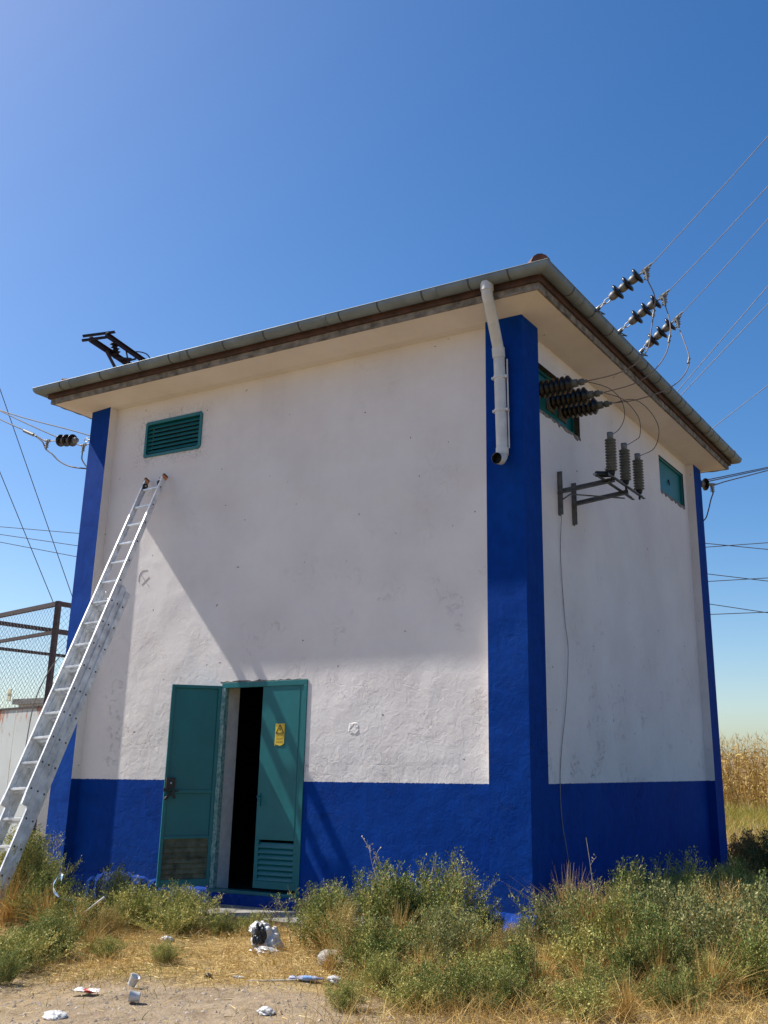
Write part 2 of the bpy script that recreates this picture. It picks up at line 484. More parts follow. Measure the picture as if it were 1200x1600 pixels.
# ------------------------------------------------------------------ building
WW, DD, P_ = 6.3204, 6.5912, 0.12
A_, B_, AL, BR = 0.4223, 0.4049, 0.3828, 0.3997
ZT = 5.82
bld = thing('transformer_building', 'tall white rendered building with royal blue base band and corner columns and teal doors', 'building')

def wall_grid(mb, us, zs, holes, fn_front, fn_back, mi=0, rmi=1):
    def inh(u, z):
        return any(a < u < b and c < z < d for a, b, c, d in holes)
    for i in range(len(us)-1):
        for j in range(len(zs)-1):
            u0, u1, z0, z1 = us[i], us[i+1], zs[j], zs[j+1]
            if inh((u0+u1)/2, (z0+z1)/2): continue
            mb.add([fn_front(u0, z0), fn_front(u1, z0), fn_front(u1, z1), fn_front(u0, z1)], [(0, 1, 2, 3)], mi)
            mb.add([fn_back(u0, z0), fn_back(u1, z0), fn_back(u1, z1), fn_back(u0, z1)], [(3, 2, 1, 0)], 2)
    for a, b, c, d in holes:
        for (p, q) in (((a, c), (b, c)), ((b, c), (b, d)), ((b, d), (a, d)), ((a, d), (a, c))):
            mb.add([fn_front(*p), fn_front(*q), fn_back(*q), fn_back(*p)], [(0, 1, 2, 3)], rmi)
TH = 0.28
DO = (-3.80, -2.65, 0.02, 2.165)
VE = (-5.37, -4.44, 5.05, 5.50)
mb = MB()
us = sorted([-WW+0.1, -0.1, DO[0], DO[1], VE[0], VE[1]]); zs = sorted([-0.5, ZT+0.1, DO[2], DO[3], VE[2], VE[3]])
wall_grid(mb, us, zs, [DO, VE], lambda u, z: (u, P_, z), lambda u, z: (u, P_+TH, z))
SO1 = (0.62, 1.83, 4.965, 5.52); SO2 = (4.84, 6.02, 5.07, 5.60)
us = sorted([P_, DD-P_, SO1[0], SO1[1], SO2[0], SO2[1]]); zs = sorted([-0.5, ZT+0.1, SO1[2], SO1[3], SO2[2], SO2[3]])
wall_grid(mb, us, zs, [SO1, SO2], lambda u, z: (-P_, u, z), lambda u, z: (-P_-TH, u, z), 0, 3)
wall_grid(mb, [-WW+P_, -P_], [-0.5, ZT+0.1], [], lambda u, z: (u, DD-P_, z), lambda u, z: (u, DD-P_-TH, z))
wall_grid(mb, [P_, DD-P_], [-0.5, ZT+0.1], [], lambda u, z: (-WW+P_, u, z), lambda u, z: (-WW+P_+TH, u, z))
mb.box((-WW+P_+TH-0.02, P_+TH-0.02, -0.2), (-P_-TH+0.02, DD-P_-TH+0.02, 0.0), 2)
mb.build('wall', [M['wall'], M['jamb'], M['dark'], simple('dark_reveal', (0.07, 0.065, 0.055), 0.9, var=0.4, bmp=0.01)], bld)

# corner columns, outer faces painted blue, narrow returns painted like the wall
def column(x0, x1, y0, y1, ins, skew=0.0):
    """ins: which sides are returns towards the walls"""
    c = MB()
    nz = 40
    zz = [-0.45+(ZT+0.02+0.45)*i/nz for i in range(nz+1)]
    def face(p, q, mi):
        n = 6
        for i in range(nz):
            for k in range(n):
                a = [p[0]+(q[0]-p[0])*k/n, p[1]+(q[1]-p[1])*k/n]; b = [p[0]+(q[0]-p[0])*(k+1)/n, p[1]+(q[1]-p[1])*(k+1)/n]
                c.add([(a[0], a[1], zz[i]), (b[0], b[1], zz[i]), (b[0], b[1], zz[i+1]), (a[0], a[1], zz[i+1])], [(0, 1, 2, 3)], mi)
    P = [(x0, y0+skew), (x1, y0-skew*0.3), (x1, y1), (x0, y1)]
    for k in range(4):
        face(P[k], P[(k+1) % 4], 1 if k in ins else 0)
    o = c.build('corner_column', [M['blue'], M['wall']], bld)
    return o
column(-A_, 0, 0, B_, (3, 2))
column(-WW, -WW+AL, 0, B_, (1, 2), 0.03)
column(-A_, 0, DD-BR, DD, (0, 3))
column(-WW, -WW+AL, DD-BR, DD, (0, 1))
# thin lip where the painted columns end below the soffit
# broken blue plinth at the foot of the front wall
rng = np.random.default_rng(3)
pl = MB()
xs = list(np.arange(-5.9, -3.6, 0.06))
jt = [0.028+0.012*math.sin(x*3.1)+float(rng.uniform(-0.02, 0.03)) for x in xs]
tp = [0.09+0.05*math.sin(x*2.3+1)+float(rng.uniform(-0.02, 0.02)) for x in xs]
V = []
for i, x in enumerate(xs):
    V += [(x, P_-0.012-jt[i]*1.3, -0.3), (x, P_-0.012-jt[i]*1.1, tp[i]-0.09), (x, P_-0.01-jt[i]*0.5, tp[i]-0.02), (x, P_+0.01, tp[i]+0.01)]
fs = [(i*4+k, (i+1)*4+k, (i+1)*4+k+1, i*4+k+1) for i in range(len(xs)-1) for k in range(3)]
n0 = len(V)
pl.add(V, fs + [(0, 1, 2, 3), tuple(range(n0-4, n0))[::-1]], 0)
pl.box((-3.62, P_-0.05, -0.3), (-2.6, P_+0.02, 0.016), 0)
pl.build('plinth', M['blue'], bld, label='blue painted crumbling plinth at the foot of the front wall')
pl = MB()
xs = list(np.arange(-0.46, 0.07, 0.05)); V = []
for x in xs:
    j = 0.05+float(rng.uniform(0, 0.05))
    V += [(x, -j*1.8, -0.3), (x, -j*1.4, -0.06), (x, -j*0.6, 0.02+float(rng.uniform(-.02, .03))), (x, 0.01, 0.06)]
pl.add(V, [(i*4+k, (i+1)*4+k, (i+1)*4+k+1, i*4+k+1) for i in range(len(xs)-1) for k in range(3)], 0)
pl.build('plinth', M['blue'], bld, label='blue crumbling footing below the near corner column')

# soffit, slab edge, fascia
def ring(mb, o0, z0, o1, z1, mi=0, n=60, jit=0.0):
    """strip between two rectangles offset from the outer wall faces"""
    def rect(o):
        return [(-WW-o, -o), (o, -o), (o, DD+o), (-WW-o, DD+o)]
    R0_, R1_ = rect(o0), rect(o1)
    for s_ in range(4):
        a0, b0 = R0_[s_], R0_[(s_+1) % 4]; a1, b1 = R1_[s_], R1_[(s_+1) % 4]
        pv = None
        for k in range(n+1):
            t = k/n
            j = float(rng.uniform(-jit, jit)) if 0 < k < n else 0
            p = (a0[0]+(b0[0]-a0[0])*t, a0[1]+(b0[1]-a0[1])*t, z0+j)
            q = (a1[0]+(b1[0]-a1[0])*t, a1[1]+(b1[1]-a1[1])*t, z1)
            if pv: mb.add([pv[0], p, q, pv[1]], [(0, 1, 2, 3)], mi)
            pv = (p, q)
sf = MB()
ring(sf, -0.45, 5.775, 0.0, 5.792, 0, 20)
ring(sf, 0.0, 5.792, 0.337, 5.853, 0, 20)
sf.build('soffit', M['soffit'], bld)
sl = MB()
def jring(mb, o0, o1, z0, z1, jz, jo, n=110):
    """solid rough strip: underside, face and top"""
    def P(o, s_, t):
        R_ = [(-WW-o, -o), (o, -o), (o, DD+o), (-WW-o, DD+o)]
        a, b = R_[s_], R_[(s_+1) % 4]
        return (a[0]+(b[0]-a[0])*t, a[1]+(b[1]-a[1])*t)
    js = [(float(rng.uniform(-jz, jz)), float(rng.uniform(0, jo))) for _ in range(4*n+1)]
    for s_ in range(4):
        for k in range(n):
            pts = []
            for kk in (k, k+1):
                jz_, jo_ = js[(s_*n+kk) % (4*n)]
                if kk in (0, n): jo_ = 0
                t = kk/n
                a = P(o0, s_, t); b = P(o1-jo_, s_, t); c_ = P(o1, s_, t)
                pts.append([(a[0], a[1], z0+0.004), (b[0], b[1], z0+jz_), (c_[0], c_[1], z1), (a[0], a[1], z1)])
            for q in range(3):
                mb.add([pts[0][q], pts[1][q], pts[1][q+1], pts[0][q+1]], [(0, 1, 2, 3)])
jring(sl, 0.325, 0.362, 5.846, 5.915, 0.006, 0.014)
# roof slab
sl.box((-WW-0.33, -0.33, 5.86), (0.33, DD+0.33, 5.93))
sl.build('slab_edge', M['raw'], bld)
fa = MB()
jring(fa, 0.33, 0.392, 5.915, 6.0, 0.002, 0.003)
fa.build('fascia', M['fascia'], bld)

# gutter
gt = MB()
GC, GZ, GR = 0.458, 6.038, 0.078
prof = []
for k in range(13):
    an = math.pi + math.pi*k/12
    prof.append((GC+GR*math.cos(an), GZ+GR*math.sin(an)))
prof[-1] = (GC+GR, GZ+0.004)
lip = [(GC+GR+0.006*math.sin(a), GZ+0.004+0.005*(1-math.cos(a))) for a in np.linspace(0, math.pi, 5)]
prof = prof+lip
def gring(mb, prof, mi=0):
    def C4(o): return [(-WW-o, -o), (o, -o), (o, DD+o), (-WW-o, DD+o)]
    for k in range(len(prof)-1):
        a, b = C4(prof[k][0]), C4(prof[k+1][0])
        for s_ in range(4):
            s2 = (s_+1) % 4
            mb.add([(*a[s_], prof[k][1]), (*a[s2], prof[k][1]), (*b[s2], prof[k+1][1]), (*b[s_], prof[k+1][1])], [(0, 1, 2, 3)], mi, False)
gring(gt, prof)
gin = [(GC+(GR-0.004)*math.cos(math.pi+math.pi*k/12), GZ+(GR-0.004)*math.sin(math.pi+math.pi*k/12)) for k in range(13)]
gring(gt, gin)
go = gt.build('gutter', M['gutter'], bld)

def strap_mesh(w, r, mat):
    s = MB()
    pp = [(GC+r*math.cos(math.pi*1.0+math.pi*k/12), GZ+r*math.sin(math.pi*1.0+math.pi*k/12)) for k in range(13)]
    for k in range(12):
        (o0, z0), (o1, z1) = pp[k], pp[k+1]
        s.add([(-w/2, -o0, z0), (w/2, -o0, z0), (w/2, -o1, z1), (-w/2, -o1, z1)], [(0, 1, 2, 3)])
    for sx in (-w/2, w/2):
        for k in range(12):
            (o0, z0), (o1, z1) = pp[k], pp[k+1]
            c0 = (GC+(o0-GC)*0.93, GZ+(z0-GZ)*0.93); c1 = (GC+(o1-GC)*0.93, GZ+(z1-GZ)*0.93)
            s.add([(sx, -o0, z0), (sx, -o1, z1), (sx, -c1[0], c1[1]), (sx, -c0[0], c0[1])], [(0, 1, 2, 3)])
    return s.mesh('gutter_strap', mat)
sm_thin = strap_mesh(0.018, GR+0.003, M['gutter2'])
sm_wide = strap_mesh(0.05, GR+0.005, M['gutter'])
def strap(me, name, x, y, rz):
    o = bpy.data.objects.new(name, me); link(o, go); o.location = (x, y, 0); o.rotation_euler = (0, 0, rz)
for x in (-6.35, -5.62, -4.95, -4.45, -4.15, -3.6, -3.0, -2.5, -1.95, -1.45, -0.9, -0.35, 0.1):
    strap(sm_thin, 'gutter_bracket', x, 0, 0)
for x in (-6.2, -4.3, -2.15, -0.75):
    strap(sm_wide, 'gutter_joint', x, 0, 0)
for y in (0.15, 0.75, 1.3, 1.95, 2.5, 3.0, 3.45, 3.9, 4.4, 4.8, 5.3, 5.8, 6.3, 6.7):
    strap(sm_thin, 'gutter_bracket', 0, y, math.pi/2)
for y in (0.45, 2.2, 4.1, 5.5):
    strap(sm_wide, 'gutter_joint', 0, y, math.pi/2)

# hipped tile roof
def roof():
    e = 0.40; z0 = 6.045; sl_ = math.tan(math.radians(15))
    x0, x1, y0, y1 = -WW-e, e, -e, DD+e
    hw = (x1-x0)/2; hd = (y1-y0)/2; k = min(hw, hd); ht = k*sl_
    rf = MB()
    def plane(a, b, inw, L, nrm):
        a = Vector(a); b = Vector(b); inw = Vector(inw); d = (b-a).normalized()
        cols = int(L/0.06); rows = 22
        g = []
        for i in range(cols+1):
            for j in range(rows+1):
                t = k*j/rows
                u = L*i/cols
                u2 = min(max(u, t), L-t)
                wv = 0.018*math.cos(u2*2*math.pi/0.24) - 0.012*((j*1.0) % 1)
                st = 0.012 if j % 2 else 0
                g.append(a+d*u2+inw*t+Vector((0, 0, t*sl_+wv+st)))
        n = rows+1
        rf.add(g, [(i*n+j, (i+1)*n+j, (i+1)*n+j+1, i*n+j+1) for i in range(cols) for j in range(rows)], 0, True)
    plane((x0, y0, z0), (x1, y0, z0), (0, 1, 0), x1-x0, 0)
    plane((x1, y0, z0), (x1, y1, z0), (-1, 0, 0), y1-y0, 0)
    plane((x1, y1, z0), (x0, y1, z0), (0, -1, 0), x1-x0, 0)
    plane((x0, y1, z0), (x0, y0, z0), (1, 0, 0), y1-y0, 0)
    rf_o = rf.build('roof', M['tile'], bld)
    for (cx, cy, dx, dy) in ((x1, y0, -1, 1), (x0, y0, 1, 1), (x1, y1, -1, -1), (x0, y1, 1, -1)):
        t = -0.02 if (cx, cy) != (x0, y0) else 0.12; i = 0; hp = MB()
        while t < k-0.1:
            p = Vector((cx+dx*t, cy+dy*t, z0+t*sl_+0.035)); q = Vector((cx+dx*(t+0.27), cy+dy*(t+0.27), z0+(t+0.27)*sl_+0.022))
            hp.tube([p, q], [0.108, 0.085], 14)
            t += 0.25
        hp.build('hip_tiles', M['tile'], rf_o)
roof()

# downpipe
dp = MB()
r = 0.058
dp.tube([(-0.166, -0.458, 5.975), (-0.166, -0.458, 5.90), (-0.168, -0.450, 5.85), (-0.182, -0.36, 5.76), (-0.222, -0.115, 5.44), (-0.226, -0.085, 5.38), (-0.226, -0.078, 5.30), (-0.205, -0.078, 4.30), (-0.204, -0.085, 4.25), (-0.204, -0.12, 4.215), (-0.208, -0.20, 4.205)], r, 20, cap=False)
dp.tube([(-0.208, -0.201, 4.205), (-0.207, -0.13, 4.208)], 0.050, 20, cap=False, mi=1)
dp.lathe([(0, 0.0), (0.001, 0.05)], (-0.207, -0.125, 4.208), (0, -1, 0), 20, 1)
dpo = dp.build('downpipe', [M['pvc'], M['black']], bld)
cl = MB()
for p, q in (((-0.166, -0.458, 5.99), (-0.166, -0.458, 5.90)), ((-0.225, -0.10, 5.42), (-0.227, -0.08, 5.32)), ((-0.203, -0.078, 4.34), (-0.203, -0.08, 4.27))):
    cl = MB(); cl.tube([p, q], 0.066, 20); cl.build('pipe_collar', M['pvc'], dpo)
for z in (5.10, 4.74):
    k_ = MB()
    x = -0.205-(z-4.3)*0.021
    k_.tube([(x, -0.078, z-0.014), (x, -0.078, z+0.014)], 0.066, 20)
    k_.box((x+0.055, -0.10, z-0.014), (x+0.085, -0.055, z+0.014))
    k_.box((x-0.085, -0.10, z-0.012), (x-0.055, -0.055, z+0.012))
    k_.box((x-0.01, -0.03, z-0.01), (x+0.01, 0.005, z+0.01))
    k_.build('pipe_clamp', M['pvc'], dpo)
k_ = MB(); k_.tube([(-0.150, -0.05, 5.30), (-0.140, -0.05, 4.34)], 0.009, 8); k_.build('pipe_backing_rod', M['pvc'], dpo)

# door frame and leaves
dfm = MB()
y0, y1 = P_-0.012, P_+0.05
dfm.box((DO[0]-0.015, y0, DO[2]+0.03), (DO[0]+0.04, y1, DO[3]-0.045), 1)
dfm.box((DO[0]-0.015, y0, DO[3]-0.045), (DO[1]+0.015, y1, DO[3]+0.012), 0)
dfm.box((DO[1]-0.03, y0, DO[2]+0.03), (DO[1]+0.015, y1, DO[3]-0.045), 0)
dfm.box((DO[0]-0.03, y0-0.01, DO[2]-0.03), (DO[1]+0.015, y1+0.04, DO[2]+0.03), 0)
dfm.build('door_frame', [M['teal'], M['tealworn']], bld, 0.003)

def leaf_door(w, h, inside):
    """local: x along width from hinge, y thickness (0..0.035), z up; the stiffened side faces -y when inside"""
    root = bpy.data.objects.new('door', None); link(root, bld)
    p = MB()
    lz0, lz1 = 0.07, 0.47
    if inside:
        p.box((0.035, 0.022, lz1), (w-0.035, 0.028, h-0.035))
        for a, b in (((0, 0, 0), (0.035, 0.036, h)), ((w-0.035, 0, 0), (w, 0.036, h)), ((0.035, 0, 0), (w-0.035, 0.034, 0.07)),
                     ((0.035, 0, h-0.035), (w-0.035, 0.034, h)), ((0.035, 0.002, 0.93), (w-0.035, 0.0225, 0.965)), ((0.035, 0.002, lz1), (w-0.035, 0.0225, lz1+0.03))):
            p.box(a, b)
    else:
        p.box((0, 0.0, lz1), (w, 0.034, h))
        p.box((0, 0, 0), (w, 0.034, lz0)); p.box((0, 0, lz0), (0.05, 0.034, lz1)); p.box((w-0.05, 0, lz0), (w, 0.034, lz1))
        p.box((w-0.055, -0.004, lz1+0.02), (w-0.048, 0.001, h-0.03))
    p.build('door_panel', M['teal'], root, 0.003)
    l = MB()
    n = 7
    for i in range(n):
        z = lz0+0.03+(lz1-lz0-0.03)*i/n
        if inside:
            l.add([(0.035, 0.008, z-0.028), (w-0.035, 0.008, z-0.028), (w-0.035, 0.026, z+0.03), (0.035, 0.026, z+0.03)], [(0, 1, 2, 3)])
            l.add([(0.035, 0.026, z+0.03), (w-0.035, 0.026, z+0.03), (w-0.035, 0.028, z+0.032), (0.035, 0.028, z+0.032)], [(0, 1, 2, 3)])
        else:
            l.add([(0.05, -0.004, z-0.022), (w-0.05, -0.004, z-0.022), (w-0.05, 0.026, z+0.026), (0.05, 0.026, z+0.026)], [(0, 1, 2, 3)])
            l.add([(0.05, -0.004, z-0.022), (w-0.05, -0.004, z-0.022), (w-0.05, 0.0, z-0.028), (0.05, 0.0, z-0.028)], [(0, 1, 2, 3)])
    if inside:
        l.box((0.035, 0.029, lz0), (w-0.035, 0.032, lz1))
    l.build('louvre', M['meshdark'] if inside else M['teal'], root, label='dusty dark louvre seen from the back' if inside else None)
    return root
hL = 2.07
dl = leaf_door(0.545, hL, True)
dl['label'] = 'left door leaf swung wide open, inner side with dusty louvre and black lock showing'
dl.location = (-3.812, P_-0.015, 0.075)
# leaf points from hinge towards (-4.13, -0.32)
dl.rotation_euler = (0, 0, math.atan2(-0.42, -0.315)+0.0)
dl.scale = (1, -1, 1)
lk = MB()
lk.box((0.44, -0.045, 0.98), (0.535, 0.0, 1.09))
lk.box((0.50, -0.05, 0.95), (0.56, -0.035, 0.985))
lk.bar((0.40, -0.05, 0.955), (0.53, -0.05, 0.965), 0.014, 0.016)
lk.bar((0.47, -0.055, 0.95), (0.44, -0.065, 0.88), 0.016, 0.03)
lk.bar((0.48, -0.055, 0.94), (0.54, -0.07, 0.87), 0.012, 0.03)
lk.lathe([(0, 0.0), (0, 0.012), (0.01, 0.010), (0.012, 0)], (0.485, -0.045, 1.035), (0, -1, 0), 10, 1)
lk.build('door_lock', [M['black'], M['galv']], dl, 0.002, label='black box lock with latch lever on the open leaf')
for z in (0.35, 1.75):
    hg = MB(); hg.tube([(0.0, 0.01, z-0.05), (0.0, 0.01, z+0.05)], 0.011, 8); hg.build('hinge', M['tealworn'], dl)
dr = leaf_door(0.555, 2.05, False)
dr['label'] = 'right door leaf standing closed, with yellow danger sign and slatted louvre'
dr.location = (-3.235, P_-0.002, 0.085)
hd_ = MB()
hd_.box((0.022, -0.012, 0.80), (0.05, 0.0, 0.93)); hd_.tube([(0.035, -0.01, 0.90), (0.036, -0.05, 0.90), (0.09, -0.055, 0.82)], 0.007, 6)
hd_.build('door_handle', M['teal'], dr)

def text_mesh(mb, txt, x, z, size, y, mi, sx=1.0):
    cu = bpy.data.curves.new('t', 'FONT'); cu.body = txt; cu.size = size; cu.align_x = 'CENTER'; cu.extrude = 0
    ob = bpy.data.objects.new('t', cu); COL.objects.link(ob)
    dg = bpy.context.evaluated_depsgraph_get(); dg.update()
    me = ob.evaluated_get(dg).to_mesh()
    vs = [(x+v.co.x*sx, y, z+v.co.y) for v in me.vertices]; fs = [tuple(p.vertices) for p in me.polygons]
    mb.add(vs, fs, mi)
    ob.evaluated_get(dg).to_mesh_clear()
    bpy.data.objects.remove(ob)

def warn_sign(name, parent, label, w=0.128, h=0.225, local=(0, 0, 0)):
    s = MB()
    # plate with a torn lower edge
    edge = [(-w/2, 0.0), (-w*0.22, 0.006), (0.0, -0.004), (w*0.3, 0.004), (w/2-0.004, 0.018)]
    poly = edge+[(w/2, h), (-w/2+0.004, h-0.002)]
    n = len(poly)
    s.add([(x, 0, z) for x, z in poly]+[(x, 0.003, z) for x, z in poly], [tuple(range(n)), tuple(range(2*n-1, n-1, -1))]+[(i, (i+1) % n, n+(i+1) % n, n+i) for i in range(n)], 0)
    y = -0.0015
    T = [(-w*0.40, h*0.56), (w*0.40, h*0.56), (0, h*0.95)]
    for k in range(3):
        a, b = T[k], T[(k+1) % 3]
        s.bar((a[0], y, a[1]), (b[0], y, b[1]), 0.008, 0.0016, up=(0, 1, 0), mi=1)
    Z = [(0.010, 0.86), (-0.012, 0.72), (0.006, 0.73), (-0.004, 0.61), (-0.006, 0.63)]
    s.add([(0.006, y, h*0.87), (-0.010, y, h*0.73), (0.001, y, h*0.735), (-0.003, y, h*0.61), (0.013, y, h*0.765), (0.001, y, h*0.76)], [(0, 1, 2, 5), (2, 3, 4, 5)], 1)
    text_mesh(s, 'DİKKAT', 0, h*0.42, 0.030, y, 1, 0.9)
    text_mesh(s, 'ÖLÜM', 0, h*0.26, 0.032, y, 1, 0.95)
    text_mesh(s, 'TEHLİKESİ', 0, h*0.11, 0.029, y, 1, 0.72)
    for x in (-w*0.40, w*0.40):
        for z in (h*0.93, h*0.06):
            s.lathe([(0, 0.0), (-0.0, 0.005), (0.003, 0.004), (0.003, 0)], (x, 0, z), (0, -1, 0), 8, 2)
    o = s.build(name, [M['yellow'], M['ink'], M['bolt']], parent, label=label)
    o.location = local
    return o
warn_sign('warning_sign', dr, 'yellow danger sign with black lightning triangle', local=(0.262, -0.006, 1.415))

# dim switch cabinet inside the doorway
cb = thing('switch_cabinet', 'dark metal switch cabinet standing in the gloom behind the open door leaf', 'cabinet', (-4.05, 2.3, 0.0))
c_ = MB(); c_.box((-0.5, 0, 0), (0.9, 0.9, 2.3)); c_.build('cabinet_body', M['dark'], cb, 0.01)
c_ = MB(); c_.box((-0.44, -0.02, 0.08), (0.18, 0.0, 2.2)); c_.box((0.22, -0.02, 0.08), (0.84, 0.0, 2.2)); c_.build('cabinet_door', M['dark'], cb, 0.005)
ws = warn_sign('warning_sign', cb, 'dim yellow danger sign hanging crooked', local=(-0.2, -0.03, 1.5)); ws.rotation_euler = (0, math.radians(14), 0)

# louvred vent on the front wall
vm = bpy.data.objects.new('vent', None); link(vm, bld); vm['label'] = 'teal louvred vent high on the front wall'
v = MB()
def jbar(mb, x0, x1, z0, z1, ya, yb, j=0.008, axis='x', mi=0):
    n = 18
    for i in range(n):
        if axis == 'x':
            a = x0+(x1-x0)*i/n; b = x0+(x1-x0)*(i+1)/n
            k = float(rng.uniform(-j, j)); mb.box((a, ya, z0+(k if z0 > z1 else 0)), (b, yb, z1+k), mi)
x0, x1, z0, z1 = VE
fo = 0.035
def rrect(o, r, n=5):
    out = []
    for (cx, cz, a0) in ((x1+o-r, z1+o-r, 0), (x0-o+r, z1+o-r, 90), (x0-o+r, z0-o+r, 180), (x1+o-r, z0-o+r, 270)):
        for k in range(n):
            a = math.radians(a0+90*k/(n-1)); out.append((cx+r*math.cos(a)+float(rng.uniform(-.004, .004)), cz+r*math.sin(a)+float(rng.uniform(-.006, .006))))
    return out
o_, i_ = rrect(0.014, 0.04), rrect(-0.024, 0.025)
n = len(o_)
v.add([(x, P_-0.016, z) for x, z in o_]+[(x, P_-0.016, z) for x, z in i_]+[(x, P_+0.004, z) for x, z in o_]+[(x, P_+0.08, z) for x, z in i_],
      [(i, (i+1) % n, n+(i+1) % n, n+i) for i in range(n)]+[(2*n+i, 2*n+(i+1) % n, (i+1) % n, i) for i in range(n)]+[(n+i, n+(i+1) % n, 3*n+(i+1) % n, 3*n+i) for i in range(n)])
v.build('vent_frame', M['teal'], vm)
for i in range(7):
    s_ = MB(); z = z0+0.045+(z1-z0-0.07)*i/7+0.02
    s_.add([(x0+0.03, P_-0.006, z-0.024), (x1-0.03, P_-0.006, z-0.024), (x1-0.03, P_+0.022, z+0.018), (x0+0.03, P_+0.022, z+0.018),
            (x0+0.03, P_-0.002, z-0.027), (x1-0.03, P_-0.002, z-0.027), (x1-0.03, P_+0.026, z+0.015), (x0+0.03, P_+0.026, z+0.015)],
           [(0, 1, 2, 3), (7, 6, 5, 4), (4, 5, 1, 0)])
    s_.build('vent_slat', M['teal'], vm)
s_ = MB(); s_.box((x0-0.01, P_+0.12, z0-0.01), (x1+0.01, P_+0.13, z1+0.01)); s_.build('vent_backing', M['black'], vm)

# teal panels on the side wall
def side_panel(so, rec, label):
    p = MB(); y0, y1, z0, z1 = so
    p.box((-P_-rec-0.01, y0-0.005, z0-0.005), (-P_-rec, y1+0.005, z1+0.005), 0)
    o = p.build('vent_panel', M['teal'], bld, label=label)
    q = MB()
    q.box((-P_-rec, y0, z0), (-P_-rec+0.03, y0+0.03, z1), 0); q.box((-P_-rec, y1-0.03, z0), (-P_-rec+0.03, y1, z1), 0)
    q.box((-P_-rec, y0+0.03, z0), (-P_-rec+0.03, y1-0.03, z0+0.03), 0); q.box((-P_-rec, y0+0.03, z1-0.03), (-P_-rec+0.03, y1-0.03, z1), 0)
    q.build('panel_frame', M['teal'], o)
    return o
side_panel(SO1, 0.10, 'teal steel plate that the three black bushings pass through')
o = side_panel(SO2, 0.05, 'teal steel plate closing the far opening of the side wall')
q = MB(); q.lathe([(0, 0), (0, 0.022), (0.01, 0.02), (0.01, 0)], (-P_-0.05, 5.40, 5.34), (1, 0, 0), 8); q.bar((-P_-0.035, 5.38, 5.36), (-P_-0.035, 5.43, 5.29), 0.012, 0.02); q.build('panel_bolt', M['bolt'], o)
# ragged mortar round the openings
rg = MB()
def ragged(y0, y1, z, up):
    yy = list(np.arange(y0, y1+0.01, 0.045)); V = []
    for y in yy:
        a = float(rng.uniform(0.01, 0.055)); V += [(-P_+0.005, y, z), (-P_+0.007, y, z-a if not up else z+a*0.4), (-P_-0.004, y, z-a-0.01 if not up else z+a*0.4+0.01), (-P_-0.03, y, z)]
    rg.add(V, [(i*4+k, (i+1)*4+k, (i+1)*4+k+1, i*4+k+1) for i in range(len(yy)-1) for k in range(3)])
ragged(SO1[0], SO1[1], SO1[2]+0.012, False); rg.build('mortar_edge', M['raw'], bld); rg = MB(); ragged(SO2[0], SO2[1], SO2[2]+0.008, False)
rg.build('mortar_edge', M['raw'], bld)
# mortar over the door
rg = MB(); xx = list(np.arange(-3.85, -2.6, 0.05)); V = []
for x in xx:
    a = float(rng.uniform(0.004, 0.022)); V += [(x, P_-0.004, DO[3]+0.008), (x, P_-0.006, DO[3]+0.012+a), (x, P_+0.004, DO[3]+0.018+a)]
rg.add(V, [(i*3+k, (i+1)*3+k, (i+1)*3+k+1, i*3+k+1) for i in range(len(xx)-1) for k in range(2)])
rg.build('mortar_edge', M['raw'], bld)

# scratched cross and raised square patch in the render of the front wall
q = MB(); yy = P_-0.002
for a, b in (((-5.235, 3.52), (-5.10, 3.38)), ((-5.10, 3.49), (-5.215, 3.40))):
    q.bar((a[0], yy, a[1]), (b[0], yy, b[1]), 0.007, 0.004, up=(0, 1, 0))
q.tube(catmull([(-5.27, yy, 3.44), (-5.27, yy, 3.52), (-5.22, yy, 3.575), (-5.14, yy, 3.58)]), 0.003, 5)
q.build('scratch_mark', simple('scratched_render', (0.45, 0.43, 0.40), 0.9), bld)
q = MB(); n = 7; cx, cz = -2.03, 1.66; P9 = []
for i in range(n):
    for j in range(n):
        e_ = i in (0, n-1) or j in (0, n-1)
        P9.append((cx+(i/(n-1)-.5)*.15+float(rng.uniform(-.006, .006)), P_+(0.003 if e_ else -0.001-float(rng.uniform(0, .005))), cz+(j/(n-1)-.5)*.14+float(rng.uniform(-.006, .006))))
q.add(P9, [(i*n+j, (i+1)*n+j, (i+1)*n+j+1, i*n+j+1) for i in range(n-1) for j in range(n-1)])
q.build('raised_patch', M['wall'], bld)

# apron in front of the door
ap = MB()
rngA = np.random.default_rng(5)
pts = [(-4.3, P_-0.02), (-4.3, -0.42), (-3.6, -0.52), (-2.9, -0.60), (-2.2, -0.62), (-1.5, -0.60), (-1.45, P_-0.02)]
zt = -0.088
V = [(x, y, zt) for x, y in pts]+[(x, y-0.01 if y < 0 else y, zt-0.12) for x, y in pts]; n = len(pts)
ap.add(V, [tuple(range(n))]+[(i, (i+1) % n, n+(i+1) % n, n+i) for i in range(n)])
tag(ap.build('concrete_apron', M['conc'], None, 0.01), 'worn grey concrete apron slab on the ground below the teal doors', 'slab')

